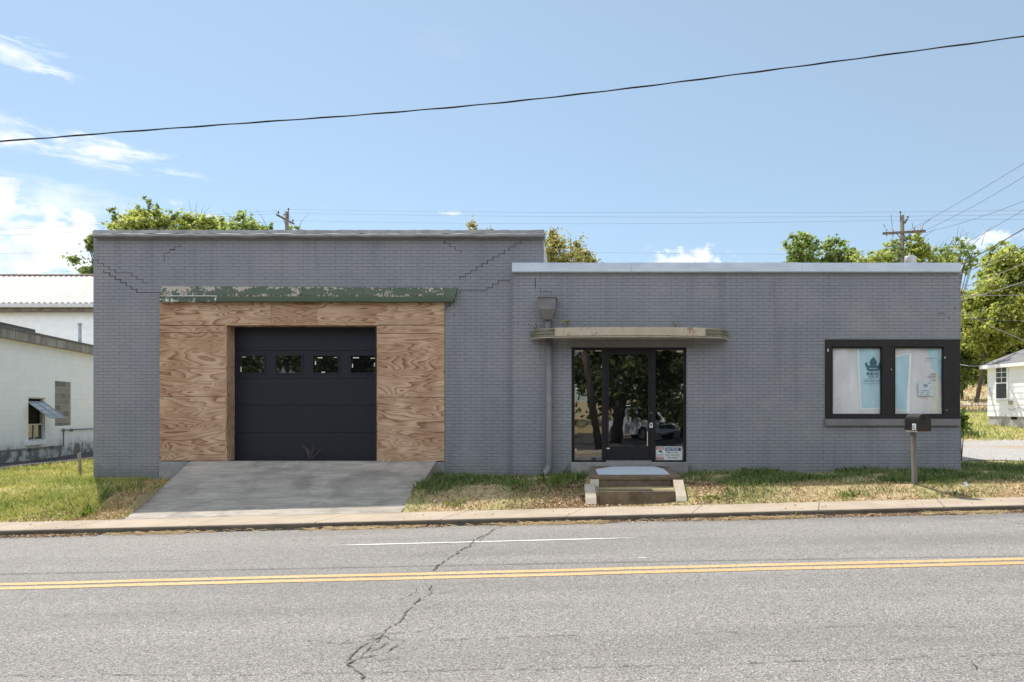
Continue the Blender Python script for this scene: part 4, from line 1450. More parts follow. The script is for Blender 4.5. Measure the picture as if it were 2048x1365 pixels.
course_lines(sh1, wave1, 1667, 1698, 710, 812, 26, 1)
course_lines(sh2, wave2, 1839, 1862, 712, 762, 14, 2)
course_lines(sh2, wave2, 1836, 1864, 794, 822, 6, 3)


def text_mesh(txt, width, height, bold=0.0, shear=0.0):
    """lettering as flat faces, origin at the lower left; returns (verts, faces) in x,z"""
    cu = bpy.data.curves.new('lettering', 'FONT')
    cu.body = txt
    cu.size = 1.0
    cu.offset = bold
    cu.shear = shear
    cu.resolution_u = 3
    ob = bpy.data.objects.new('lettering', cu)
    COL.objects.link(ob)
    bpy.context.view_layer.update()
    me = bpy.data.meshes.new_from_object(ob.evaluated_get(bpy.context.evaluated_depsgraph_get()))
    v = np.array([w.co[:] for w in me.vertices])
    f = [tuple(p.vertices) for p in me.polygons]
    bpy.data.objects.remove(ob)
    bpy.data.curves.remove(cu)
    bpy.data.meshes.remove(me)
    mn, mx = v.min(0), v.max(0)
    v = (v - mn) / np.maximum(mx - mn, 1e-6)
    return v[:, 0] * width, v[:, 1] * height, f


def lettering(mb, txt, px0, py0, px1, py1, Y, bold=0.0, shear=0.0, surf=None):
    x0, x1, z0, z1 = PX(px0, Y), PX(px1, Y), PZ(py1, Y), PZ(py0, Y)
    xs_, zs_, f = text_mesh(txt, x1 - x0, z1 - z0, bold, shear)
    v = []
    for a, b in zip(xs_, zs_):
        x, z = x0 + a, z0 + b
        v.append((x, Y if surf is None else surf(x, z), z))
    mb.add(v, f)


sf1 = lambda x, z: SHY + wave1(x, z) - 0.010
lg = MB()


def poly_on(mb, pts, surf):
    v = []
    for a, b in pts:
        x, z = PX(a, SHY), PZ(b, SHY)
        v.append((x, surf(x, z), z))
    mb.add(v, [tuple(range(len(pts)))])


# crown: centre spade, two slanted prongs, band and lower ellipse
poly_on(lg, [(1745.5, 714), (1751, 721), (1753.3, 725.5), (1751.5, 730), (1752, 736), (1745.5, 737), (1739, 736), (1739.8, 730), (1738, 725.5), (1740, 721)], sf1)
poly_on(lg, [(1729, 727), (1733.2, 725.5), (1735, 731), (1739.2, 731.5), (1739.2, 737), (1732.5, 737)], sf1)
poly_on(lg, [(1762, 727), (1757.8, 725.5), (1756, 731), (1751.8, 731.5), (1751.8, 737), (1758.8, 737)], sf1)
poly_on(lg, [(1732.5, 737), (1758.8, 737), (1757.5, 741), (1745.5, 738.8), (1733.8, 741)], lambda x, z: sf1(x, z) - 0.0005)
poly_on(lg, [(1745.5 + 11 * math.cos(t), 740.8 + 2.6 * math.sin(t)) for t in np.linspace(0, 2 * math.pi, 20)[:-1]], sf1)
lg.build('crown_logo', MAT['wrap_ink'], sh1)
lt = MB()
lettering(lt, 'REX', 1733, 745, 1757, 751, SHY, 0.035, 0, sf1)
lettering(lt, 'WRAP', 1736, 752.5, 1755, 757, SHY, 0.0, 0, sf1)
lt.build('lettering', MAT['wrap_ink'], sh1)
lb = MB()
for b in (758.5, 767.5):
    poly_on(lb, [(1724, b), (1761, b), (1761, b + 0.7), (1724, b + 0.7)], sf1)
for a, c in ((1727, 1738), (1739.5, 1750), (1751, 1761)):
    poly_on(lb, [(a, 761.8), (c, 761.8), (c, 763.6), (a, 763.6)], sf1)
lb.build('print_rule', MAT['wrap_ink_pale'], sh1)
sf2 = lambda x, z: SHY + wave2(x, z) - 0.010
lb = MB()
for a, b, c, e in [(1851, 716.5, 1871, 718), (1848, 722.5, 1884, 723.2), (1861, 747, 1872, 749.5), (1855, 752, 1871, 755.5), (1860, 759.5, 1872, 762)]:
    poly_on(lb, [(a, b), (c, b), (c, e), (a, e)], sf2)
lb.build('print_rule', simple('ghost print', (0.34, 0.38, 0.43), (0.40, 0.43, 0.47), 5.0, 0.5), sh2)

# permit paper stuck inside the right pane
pm = MB()
bar(pm, 1836.5, 764, 1867, 792.5, GYW + 0.004, GYW + 0.006, 0)
paper = pm.build('paper_notice', MAT['paper'])
tag(paper, 'small white paper notice stuck inside the right window pane', 'notice')
pr = MB()
yy = GYW + 0.0025
for a, b, c, e in [(1847, 769, 1855, 774.5), (1856, 766.5, 1862, 768), (1860, 776, 1865, 777), (1844, 781, 1858, 782.5), (1842, 785, 1848, 786), (1852, 785, 1859, 786), (1840, 789.5, 1846, 790.5), (1851, 789, 1858, 790.5)]:
    bar(pr, a, b, c, e, yy, yy + 0.001, 0)
pr.build('notice_print', MAT['wrap_ink_pale'], paper)

# two signs stuck on the right sidelight
gY = SY + 0.028
sg = thing('notice_sign', 'blue headed NOTICE sign reading EMPLOYEES ONLY BEYOND THIS POINT on the entrance sidelight', 'sign', (PX(1346, gY), gY, PZ(921, gY)))
m = MB()
bar(m, 1328.6, 893.5, 1364, 920.5, gY - 0.004, gY, 0)
m.build('sign_board', MAT['sign_white'], sg)
m = MB()
bar(m, 1330, 895.2, 1362, 902.5, gY - 0.0055, gY - 0.0041, 0)
m.build('sign_header', MAT['sign_blue'], sg)
m = MB()
lettering(m, 'NOTICE', 1331.5, 896.2, 1357.5, 901.6, gY - 0.0062, 0.02, 0.25)
m.build('lettering', MAT['sign_white'], sg)
m = MB()
lettering(m, 'EMPLOYEES', 1333, 904.2, 1356, 907.2, gY - 0.0052, 0.015)
lettering(m, 'ONLY BEYOND', 1330.5, 909.2, 1359, 912.2, gY - 0.0052, 0.015)
lettering(m, 'THIS POINT', 1333.5, 914.3, 1356, 917.3, gY - 0.0052, 0.015)
m.build('lettering', MAT['sign_ink'], sg)
ws = thing('warning_sign', 'small red and white sign with a surveillance camera picture beside the NOTICE sign', 'sign', (PX(1319, gY), gY, PZ(921, gY)))
m = MB()
bar(m, 1311.8, 893.6, 1328.3, 920.4, gY - 0.004, gY, 0)
m.build('sign_board', MAT['sign_white'], ws)
m = MB()
bar(m, 1312.6, 895.0, 1327.6, 899.6, gY - 0.0055, gY - 0.0041, 0)
bar(m, 1312.6, 915.2, 1327.6, 919.4, gY - 0.0055, gY - 0.0041, 0)
build_each(m, 'sign_header', MAT['sign_red'], ws)
m = MB()                                         # unreadable rows of small print
for a, b, c, e in [(1314, 896.3, 1326.5, 898.4), (1314, 917.0, 1326, 918.0)]:
    k = 9
    for i in range(k):
        p = a + (c - a) * i / k
        bar(m, p, b, p + (c - a) / k * 0.7, e, gY - 0.0062, gY - 0.0056, 0)
m.build('small_print', MAT['sign_white'], ws)
m = MB()
for a, b, c, e in [(1313, 909.8, 1327, 910.9), (1313, 912.6, 1327, 913.3)]:
    k = 9
    for i in range(k):
        p = a + (c - a) * i / k
        bar(m, p, b, p + (c - a) / k * 0.75, e, gY - 0.0052, gY - 0.0041, 0)
yq = gY - 0.0052
for pts in ([(1317, 902), (1322, 901), (1324, 901.2), (1323.5, 904.2), (1319, 905), (1317, 904.2)], [(1321.5, 904.6), (1323.5, 904.3), (1325, 907.4), (1323.5, 907.6)]):
    m.add([(PX(a, yq), yq, PZ(b, yq)) for a, b in pts], [tuple(range(len(pts)))])
m.build('camera_picture', MAT['sign_ink'], ws)

# ------------------------------------------------------------------ entrance steps
ST = thing('concrete_steps', 'worn concrete entrance steps with two sloping cheek walls', 'steps', (PX(1270, -2.2), -1.5, float(zs(0.6))))
LZ, TZ = 0.222, 0.010
LF, TF = -2.20, -2.60                          # fronts of the landing and of the lower step
sx0, sx1 = PX(1198, LF), PX(1343, LF)
m = MB()
m.box(sx0 - 0.15, sx1 + 0.16, LF - 0.02, -0.205, LZ - 0.07, LZ, 0.012)
m.box(sx0, sx1, LF, -0.21, -0.5, LZ - 0.071)
m.build('landing', MAT['step'], ST)
m = MB()
m.box(sx0 + 0.001, sx1 + 0.02, TF, LF - 0.002, -0.6, TZ, 0.014)
m.build('step', MAT['step'], ST)


def cheek(x0, x1, prof):
    mb = MB()
    mb.prism_x(prof, x0, x1)
    return mb


cheek(sx1 + 0.021, sx1 + 0.185, [(-0.6, -0.5), (-0.6, LZ - 0.08), (LF + 0.05, LZ - 0.072), (LF - 0.06, LZ - 0.06), (LF - 0.48, -0.06), (LF - 0.56, -0.13), (LF - 0.56, -0.6), (-1.0, -0.6)]).build('cheek_wall', MAT['cheek'], ST)
cheek(sx0 - 0.145, sx0 - 0.002, [(-0.6, -0.5), (-0.6, LZ - 0.08), (LF + 0.05, LZ - 0.072), (LF - 0.07, LZ - 0.05), (LF - 0.16, 0.07), (LF - 0.10, -0.5)]).build('cheek_wall', MAT['cheek'], ST)
cb = cheek(-0.085, 0.085, [(LF - 0.14, -0.6), (LF - 0.14, 0.10), (LF - 0.20, 0.085), (LF - 0.50, -0.09), (LF - 0.58, -0.17), (LF - 0.58, -0.6)])
cb.v = [(x + (sx0 - 0.11) + (-0.02 if y < LF - 0.3 else -0.045), y, z) for x, y, z in cb.v]
broken = cb.build('cheek_wall', MAT['cheek'], ST)
broken['label'] = 'broken off leaning cheek wall piece'
m = MB()
bx0, bx1 = PX(1193, -1.1), PX(1338, -1.1)
m.add([(PX(1196, -2.1), -2.1, LZ + 0.006), (PX(1339, -2.08), -2.08, LZ + 0.006), (PX(1326, -1.1), -1.1, LZ + 0.008), (PX(1308, -0.6), -0.6, LZ + 0.008), (PX(1225, -0.65), -0.65, LZ + 0.008), (PX(1191, -1.2), -1.2, LZ + 0.008)], [])
top = list(m.v)
n = len(top)
m.v = top + [(x, y, z + 0.018) for x, y, z in top]
m.f = [tuple(range(n))[::-1], tuple(range(n, 2 * n))] + [(i, (i + 1) % n, n + (i + 1) % n, n + i) for i in range(n)]
m.smooth = [False] * len(m.f)
tag(m.build('painted_board', MAT['board']), 'pale blue white flat board lying on the step landing', 'board')

# ------------------------------------------------------------------ mailbox
MBY = -2.30
mbx = PX(1830, MBY)
mbz = float(H(mbx, MBY))
MX = thing('mailbox', 'black arched mailbox on a grey wooden post by the sidewalk', 'mailbox', (mbx, MBY, mbz), R(4))
m = MB()
v = []
for z, dx in ((-0.3, 0.0), (0.915, -0.035)):
    for a, b in ((-1, -1), (1, -1), (1, 1), (-1, 1)):
        v.append((dx + a * 0.031, b * 0.036, z))
m.add(v, [(0, 1, 5, 4), (1, 2, 6, 5), (2, 3, 7, 6), (3, 0, 4, 7), (4, 5, 6, 7), (3, 2, 1, 0)])
m.build('post', MAT['mail_post'], MX, local=True)
mw, my0, my1, mz = 0.108, -0.25, 0.17, 0.90


def arch(w, z0, h, n=14):
    pts = [(-w, z0), (w, z0)]
    r = w
    for i in range(n + 1):
        a = math.pi * i / n
        pts.append((r * math.cos(a), z0 + h - r + r * math.sin(a)))
    return pts


sh = lambda pts, dx: [(x + dx, z) for x, z in pts]
m = MB()
m.prism_y(sh(arch(mw, mz, 0.275), 0.02), my0 + 0.012, my1)
mb_body = m.build('mailbox_body', MAT['mailbox'], MX, local=True)
m = MB()
m.prism_y(sh(arch(mw + 0.005, mz - 0.004, 0.283), 0.02), my0, my0 + 0.0115)
mdoor = m.build('mailbox_door', MAT['mailbox_door'], MX, local=True)
m = MB()
m.box(0.005, 0.035, my0 - 0.02, my0, mz + 0.195, mz + 0.225, 0.004)
m.build('door_latch', MAT['mailbox'], mdoor, local=True)
m = MB()
m.box(-0.09, 0.13, my0 + 0.02, my1 - 0.02, mz - 0.022, mz - 0.001)
m.build('base_board', MAT['post_wood'], MX, local=True)
m = MB()
pxl = 0.02 - mw - 0.0025
m.box(pxl, pxl + 0.002, my0 + 0.06, my0 + 0.175, mz + 0.015, mz + 0.115)
plate = m.build('number_plate', MAT['paper'], MX, local=True)
m = MB()
a_, b_, f_ = text_mesh('62', 0.09, 0.075, 0.02, 0.2)
m.add([(pxl - 0.001, my0 + 0.165 - a, mz + 0.028 + b) for a, b in zip(a_, b_)], f_)
m.build('lettering', MAT['sign_ink'], plate, local=True)

# ------------------------------------------------------------------ wooden stake in the left lawn
sy, sxk = 1.5, PX(160, 1.5)
m = MB()
hz = float(H(sxk, sy))
m.tube([(sxk + 0.01, sy, hz - 0.2), (sxk, sy, hz + 0.3), (sxk - 0.02, sy, PZ(907, sy))], [0.03, 0.03, 0.028], 7)
tag(m.build('wooden_stake', MAT['post_wood']), 'short grey wooden stake standing in the lawn by the alley', 'stake')

# ------------------------------------------------------------------ white block neighbour on the left
UX, UY = -398 / 1421.8, 1365 / 1421.8
NX0, NY0 = (187 - VPX) / FPX * 25.7, CAM.y + 25.7
NB = thing('white_block_building', 'low white block building with streaked fascia and tilted open sash window', 'building', (NX0, NY0, -0.3), math.atan2(-UX, UY))
NZ0 = -0.3


def on_wall(px, py, off=0.0):
    """(local y, local z) on the neighbour's wall (moved out by off) seen at a pixel"""
    dx, dy, dz = (px - VPX) / FPX, 1.0, -(py - VPY) / FPX
    nx, ny = UY, -UX
    t = ((NX0 + nx * off - CAM.x) * nx + (NY0 + ny * off - CAM.y) * ny) / (dx * nx + dy * ny)
    wx, wy, wz = CAM.x + dx * t, CAM.y + dy * t, CAM.z + dz * t
    return (wx - NX0) * UX + (wy - NY0) * UY, wz - NZ0


ly0, lz0 = on_wall(57, 883)
ly1, lz1 = on_wall(90.5, 796)
by0, bz0 = on_wall(110, 852.7)
by1, bz1 = on_wall(142, 765)
zt = on_wall(187, 708)[1]
Wd = MB()
yA, yB = -14.0, 4.5
ys = [yA, ly0, ly1, by0, by1, yB]
Wd.box(-0.22, 0, yA, ly0, -0.5, zt)
Wd.box(-0.22, 0, ly0, ly1, -0.5, lz0)
Wd.box(-0.22, 0, ly0, ly1, lz1, zt)
Wd.box(-0.22, 0, ly1, by0, -0.5, zt)
Wd.box(-0.22, 0, by0, by1, -0.5, bz0)
Wd.box(-0.22, 0, by0, by1, bz1, zt)
Wd.box(-0.22, 0, by1, yB, -0.5, zt)
Wd.box(-9.0, -0.22, yB - 0.22, yB, -0.5, zt)
Wd.box(-9.0, -0.22, yA, yA + 0.22, -0.5, zt)
Wd.box(-9.2, -9.0, yA, yB, -0.5, zt)
Wd.build('block_wall', MAT['neighbour'], NB, local=True)
m = MB()
m.box(-0.06, -0.012, by0, by1, bz0, bz1)
m.build('block_infill', MAT['cinder'], NB, local=True)
m = MB()
fz0, fz1 = on_wall(187, 708, 0.25)[1], on_wall(187, 694, 0.25)[1]
m.box(-0.3, 0.25, yA - 0.2, yB + 0.2, fz0, fz1)
m.build('fascia', MAT['fascia'], NB, local=True)
m = MB()
m.box(-9.3, 0.28, yA - 0.25, yB + 0.25, fz1 + 0.001, fz1 + 0.06)
nroof = m.build('roof', MAT['roof_flat'], NB, local=True)
cy1 = on_wall(97, 676)[0]
m = MB()
m.box(-1.3, -0.35, yA, cy1, fz1 + 0.061, fz1 + 0.30, 0.02)
m.build('roof_curb', MAT['black_frame'], nroof, local=True)
m = MB()
vy, vz = on_wall(160, 690, -0.3)
vt = on_wall(160, 648, -0.3)[1]
m.tube([(-0.3, vy, fz1), (-0.3, vy, vt)], 0.055, 10)
m.tube([(-0.3, vy, vt - 0.05), (-0.3, vy, vt + 0.03)], 0.075, 10)
m.build('vent_pipe', simple('pale vent pipe', (0.30, 0.34, 0.38), (0.50, 0.53, 0.55), 6.0, 0.5), nroof, local=True)
# steel window: lower sash, and a hopper sash tilted out
m = MB()
m.box(-0.20, -0.15, ly0, ly1, lz0, lz1)
m.build('window_back', MAT['black_hole'], NB, local=True)
t = 0.04
wmid = lz0 + (lz1 - lz0) * 0.36
m = MB()
m.box(-0.12, -0.06, ly0, ly0 + t, lz0, lz1)
m.box(-0.12, -0.06, ly1 - t, ly1, lz0, lz1)
m.box(-0.12, -0.06, ly0 + t, ly1 - t, lz0, lz0 + t)
m.box(-0.12, -0.06, ly0 + t, ly1 - t, wmid, wmid + t)
m.box(-0.12, -0.06, ly0 + t, ly1 - t, lz1 - t, lz1)
m.box(-0.115, -0.065, (ly0 + ly1) / 2 - 0.015, (ly0 + ly1) / 2 + 0.015, lz0 + t, wmid)
nwin = m.build('window_frame', simple('white steel frame', (0.48, 0.50, 0.50), (0.58, 0.60, 0.60), 8.0, 0.5), NB, local=True)
m = MB()
m.box(-0.10, -0.095, ly0 + t, ly1 - t, lz0 + t, wmid)
m.build('window_pane', MAT['glass_door'], nwin, local=True)
hz_, L_, ang = lz1 - 0.14, (lz1 - lz0) * 0.60, R(50)
ca, sa = math.cos(ang), math.sin(ang)


def tilt(mb, y0, y1, s0, s1, th):
    """slab in the tilted sash: s runs down the sash from its hinge"""
    v = []
    for dn in (0, th):
        for y, s in ((y0, s0), (y1, s0), (y1, s1), (y0, s1)):
            v.append((-0.05 + s * sa + dn * ca, y, hz_ - s * ca + dn * sa))
    mb.add(v, [(0, 1, 2, 3), (7, 6, 5, 4), (0, 4, 5, 1), (1, 5, 6, 2), (2, 6, 7, 3), (3, 7, 4, 0)])


m = MB()
ym = (ly0 + ly1) / 2
for y0, y1, s0, s1 in [(ly0, ly1, 0, .035), (ly0, ly1, L_ - .035, L_), (ly0, ly0 + .035, .035, L_ - .035), (ly1 - .035, ly1, .035, L_ - .035), (ym - .015, ym + .015, .035, L_ - .035), (ly0 + .035, ym - .015, L_ / 2 - .015, L_ / 2 + .015), (ym + .015, ly1 - .035, L_ / 2 - .015, L_ / 2 + .015)]:
    tilt(m, y0, y1, s0, s1, 0.025)
m.build('tilted_sash', simple('grey sash bars', (0.28, 0.30, 0.32), (0.36, 0.38, 0.40), 8.0, 0.5), nwin, local=True)
m = MB()
tilt(m, ly0 + .03, ly1 - .03, .03, L_ - .03, 0.008)
m.build('sash_pane', MAT['glass_sky'], nwin, local=True)
m = MB()
s0 = on_wall(55.5, 891, 0.06)
s1 = on_wall(92, 883, 0.06)
m.box(-0.05, 0.07, s0[0], s1[0], lz0 - 0.13, lz0 - 0.002, 0.01)
m.build('window_sill', MAT['white_wall'], NB, local=True)
m = MB()
pa, pb, pc, pe = on_wall(0, 902.7, .06), on_wall(127, 892.5, .06), on_wall(127.5, 860.8, .06), on_wall(187, 858, .06)
m.tube([(.06, yA + 1, pa[1] - 0.05), (.06, pa[0], pa[1]), (.06, pb[0], pb[1]), (.06, pc[0], pc[1]), (.06, pe[0], pe[1]), (.06, yB, pe[1])], 0.022, 8)
m.tube([(.06, pc[0] - .02, pc[1] - .04), (.06, pc[0] + 0.02, pc[1] + .04)], 0.04, 8)
for q in (pc[0] + 0.6, pb[0] - 0.8, pb[0] - 2.2):
    z_ = pe[1] if q > pc[0] else pb[1]
    m.box(0.0, 0.09, q, q + 0.04, z_ - 0.05, z_ + 0.05)
m.build('wall_pipe', simple('grey wall pipe', (0.13, 0.14, 0.15), (0.18, 0.19, 0.20), 9.0, 0.5), NB, local=True)

# dark asphalt alley along its foot
v, f = [], []
k = 30
for i in range(k):
    y = yA + (yB + 8 - yA) * i / (k - 1)
    for x in (-0.1, 0.5, 1.0, 1.42 + 0.06 * math.sin(i * 1.3)):
        wx, wy = NX0 + x * UY + y * UX, NY0 - x * UX + y * UY
        v.append((wx, wy, float(H(wx, wy)) + 0.035))
for i in range(k - 1):
    for j in range(3):
        f.append((i * 4 + j, i * 4 + j + 1, (i + 1) * 4 + j + 1, (i + 1) * 4 + j))
alley = structure(fast_mesh('alley', v, f, MAT['alley']), 'dark asphalt alley beside the white block building', 'alley')
m = MB()
pts = []
for i in range(40):
    y = yA + (yB + 4 - yA) * i / 39
    x = 1.46 + 0.05 * math.sin(i * 1.1)
    wx, wy = NX0 + x * UY + y * UX, NY0 - x * UX + y * UY
    pts.append((wx, wy, float(H(wx, wy)) + 0.03))
m.tube(pts, 0.07, 6)
structure(m.build('alley_edge', MAT['alley'], alley))

# ------------------------------------------------------------------ big white shed with a metal roof, behind it
FYB = 22.0
FB = thing('white_metal_roof_building', 'large white building with ribbed metal roof behind the low block building', 'building', (-35, FYB, -0.2))
ez = PZ(614, FYB)
m = MB()
m.box(-60, -17.2, FYB, FYB + 0.3, -0.6, ez - 0.05)
m.box(-60, -17.2, FYB + 8.7, FYB + 9.0, -0.6, ez - 0.05)
m.add([(-17.2, FYB, ez - .05), (-17.2, FYB + 9, ez - .05), (-17.2, FYB + 4.5, PZ(556, FYB + 4.5)), (-17.2, FYB, -0.6), (-17.2, FYB + 9, -0.6)], [(0, 2, 1), (3, 0, 1, 4)])
m.build('wall', MAT['white_wall'], FB)
RZ = PZ(553, FYB + 4.5)
EZ2, EY2 = PZ(607, FYB - 0.4), FYB - 0.4
m = MB()
v, f = [], []
xs = np.arange(-60, -17.0, 0.0762)
prof_h = [0.0, 0.0, 0.045, 0.045]
for i, x in enumerate(xs):
    h = prof_h[i % 4] if (i // 4) % 1 == 0 else 0
    v += [(x, EY2, EZ2 + h), (x, FYB + 4.5, RZ + h), (x, FYB + 9.4, EZ2 + h)]
    if i:
        a = 3 * (i - 1)
        f += [(a, a + 3, a + 4, a + 1), (a + 1, a + 4, a + 5, a + 2)]
m.add(v, f)
m.build('metal_roof', MAT['metal_roof'], FB)
m = MB()
m.box(-60, -17.0, EY2 - 0.12, EY2 + 0.02, EZ2 - 0.22, EZ2 - 0.02, 0.02)
m.build('gutter', simple('white gutter', (0.52, 0.54, 0.56), (0.60, 0.62, 0.64), 4.0, 0.45), FB)
m = MB()
m.box(-60, -17.1, EY2 + 0.05, FYB + 0.28, EZ2 - 0.42, EZ2 - 0.225)
m.build('soffit', simple('brown soffit', (0.13, 0.10, 0.08), (0.20, 0.16, 0.13), 4.0, 0.8), FB)
m = MB()
m.tube([(-60, FYB + 4.5, RZ + 0.06), (-17.0, FYB + 4.5, RZ + 0.06)], 0.07, 6)
m.build('roof_ridge', simple('rust ridge cap', (0.20, 0.13, 0.10), (0.32, 0.26, 0.22), 4.0, 0.7), FB)

# ------------------------------------------------------------------ white house on the right
HU = Vector((-194, 1365, 0)).normalized()
HX0, HY0 = (1975 - VPX) / FPX * 31.0, CAM.y + 31.0
HZ = float(H(HX0, HY0))
HS = thing('white_house', 'small white sided house with grey shingle roof beyond the gravel drive', 'house', (HX0, HY0, HZ), math.atan2(-HU.x, HU.y))
fz = PZ(833, HY0) - HZ
ezl = PZ(731, HY0) - HZ
m = MB()
m.box(0.03, 7.97, -9.97, -0.03, -1.0, fz)
m.build('foundation', MAT['house_base'], HS, local=True)
m = MB()
nr = 9
for i in range(nr):                              # lapped siding courses
    z0 = fz + (ezl - fz) * i / nr
    z1 = fz + (ezl - fz) * (i + 1) / nr
    m.prism_y([(-0.014, z0), (8.014, z0), (8.0, z1), (0.0, z1)], -10.0, 0.0)
    m.v = m.v
m.build('siding_wall', MAT['house_white'], HS, local=True)
m = MB()
e = 0.22
r0 = (-e, e, ezl + 0.06)
rt = 2.15
v = [(-e, -10 - e, ezl), (8 + e, -10 - e, ezl), (8 + e, e, ezl), (-e, e, ezl), (4, -6.5, ezl + rt), (4, -3.2, ezl + rt)]
m.add(v, [(0, 4, 5, 3), (1, 2, 5, 4), (0, 1, 4), (2, 3, 5)])
v2 = [(x, y, z - 0.06) for x, y, z in v[:4]]
m.add(v2, [(3, 2, 1, 0)])
hroof = m.build('roof', MAT['shingle'], HS, local=True)
m = MB()
m.box(-e - 0.02, -e + 0.02, -10 - e, e, ezl - 0.17, ezl - 0.015)
m.box(-e + 0.021, 8 + e, e - 0.02, e + 0.02, ezl - 0.17, ezl - 0.015)
m.box(-e + 0.021, 0.0, -10 - e, e - 0.021, ezl - 0.17, ezl - 0.13)
build_each(m, 'eave_trim', MAT['house_white'], hroof, local=True)
wy0, wy1 = -1.22, -0.58
wzb, wzt = PZ(797, HY0 - 0.9) - HZ, PZ(736, HY0 - 0.9) - HZ
m = MB()
t = 0.07
m.box(-0.05, -0.016, wy0 - t, wy1 + t, wzt, wzt + t)
m.box(-0.06, -0.016, wy0 - t, wy1 + t, wzb - t, wzb)
m.box(-0.05, -0.016, wy0 - t, wy0, wzb, wzt)
m.box(-0.05, -0.016, wy1, wy1 + t, wzb, wzt)
m.box(-0.04, -0.016, wy0, wy1, (wzb + wzt) / 2 - 0.025, (wzb + wzt) / 2 + 0.025)
hw_ = m.build('window_frame', MAT['house_white'], HS, local=True)
m = MB()
m.box(-0.025, -0.0165, wy0, wy1, wzb, wzt)
m.build('window_pane', simple('dim house pane', (0.035, 0.04, 0.05), (0.06, 0.065, 0.075), 4.0, 0.2), hw_, local=True)
m = MB()
for q in (0.33, 0.66):
    m.box(-0.035, -0.026, wy0, wy1, (wzb + wzt) / 2 + 0.025 + q * (wzt - wzb) / 2 - 0.012, (wzb + wzt) / 2 + 0.025 + q * (wzt - wzb) / 2 + 0.012)
m.box(-0.035, -0.026, (wy0 + wy1) / 2 - 0.012, (wy0 + wy1) / 2 + 0.012, (wzb + wzt) / 2 + 0.03, wzt)
build_each(m, 'muntin', MAT['house_white'], hw_, local=True)
m = MB()
m.box(-0.10, -0.015, -1.55, -1.38, fz + 0.52, fz + 0.70, 0.01)
m.build('meter_box', simple('beige meter box', (0.30, 0.26, 0.21), (0.36, 0.32, 0.27), 8.0, 0.5), HS, local=True)
m = MB()
pts = [(-0.04, -0.15 - 1.1 * i / 12, fz + 1.3 - 2.2 * math.sin(min(1, i / 8) * 1.5) * 0.75 + 0.5 * max(0, (i - 8) / 4)) for i in range(13)]
m.tube(pts, 0.012, 5)
pts = [(-0.03, -1.3 - 0.9 * i / 10, fz + 0.35 - 0.06 * math.sin(i * 0.7)) for i in range(11)]
m.tube(pts, 0.010, 5)
build_each(m, 'house_cable', MAT['wire_grey'], HS, local=True)
m = MB()
m.box(-0.02, 0.02, -1.75, -1.45, fz - 0.12, fz - 0.01)
m.build('foundation_vent', MAT['black_hole'], HS, local=True)

# gravel drive, far road, grass beyond on the right
drape('gravel_drive', MAT['gravel'], 7.5, 45, 120, 16, lambda u: 1.2 + 0.35 * math.sin(u * 0.9) + 0.3 * math.sin(u * 2.3), lambda u: 8.2 + 0.25 * math.sin(u * 1.1), 0.016, 'pale gravel drive on the right of the grey building', 'gravel drive')
drape('far_road', simple('pale far road', (0.34, 0.32, 0.31), (0.42, 0.40, 0.38), 2.0, 0.9), 8, 90, 60, 4, lambda u: 45.0, lambda u: 48.5, 0.06, 'pale road far behind the white house', 'road')

# ------------------------------------------------------------------ utility poles, wires
def insulator(mb, x, y, z, h=0.16, r=0.055):
    mb.tube([(x, y, z), (x, y, z + h * 0.45)], 0.012, 6)
    mb.tube([(x, y, z + h * 0.4), (x, y, z + h * 0.55), (x, y, z + h * 0.75), (x, y, z + h)], [r * 0.6, r, r * 0.55, r * 0.7], 8)


PRY = 20.0
prx, prz = PX(1804, PRY), PZ(431, PRY)
pole_r = thing('utility_pole', 'wooden utility pole with level crossarm and grey transformer behind the low wing', 'utility pole', (prx, PRY, float(H(prx, PRY))))
m = MB()
m.tube([(prx, PRY, float(H(prx, PRY)) - 0.5), (prx, PRY, prz)], [0.15, 0.10], 10)
m.build('pole', MAT['pole_wood'], pole_r)
m = MB()
ax0, ax1, az0, az1 = PX(1763, PRY), PX(1848, PRY), PZ(469, PRY), PZ(464, PRY)
m.add([(ax0, PRY - .17, az0 - .055), (ax1, PRY - .17, az1 - .055), (ax1, PRY - .17, az1 + .055), (ax0, PRY - .17, az0 + .055),
       (ax0, PRY - .085, az0 - .055), (ax1, PRY - .085, az1 - .055), (ax1, PRY - .085, az1 + .055), (ax0, PRY - .085, az0 + .055)],
      [(0, 1, 2, 3), (7, 6, 5, 4), (0, 4, 5, 1), (3, 2, 6, 7), (0, 3, 7, 4), (1, 5, 6, 2)])
m.build('crossarm', MAT['pole_wood'], pole_r)
m = MB()
azm = (az0 + az1) / 2
for s in (-1, 1):
    m.tube([(prx + s * 0.35, PRY - .13, azm - .05), (prx + s * 0.06, PRY - .11, azm - .35)], 0.022, 6)
m.tube([(prx + 0.08, PRY - 0.1, prz - 0.42), (prx + 0.2, PRY - 0.1, prz - 0.22)], 0.05, 6)
m.tube([(prx - 0.13, PRY - 0.1, prz - 0.35), (prx - 0.13, PRY - 0.1, prz + 0.05)], 0.025, 6)
build_each(m, 'arm_brace', MAT['pole_wood'], pole_r)
m = MB()
insulator(m, prx - 0.13, PRY - 0.1, prz + 0.02, 0.16)
insulator(m, prx + 0.24, PRY - 0.1, prz - 0.22, 0.16)
build_each(m, 'insulator', MAT['ceramic'], pole_r, per=2)
m = MB()
for px in (1771, 1784):
    x = PX(px, PRY)
    m.tube([(x, PRY - .13, azm + .05), (x, PRY - .13, azm + .17)], [0.03, 0.022], 7)
    m.tube([(x, PRY - .13, azm - .06), (x, PRY - .13, azm - .20)], [0.03, 0.02], 7)
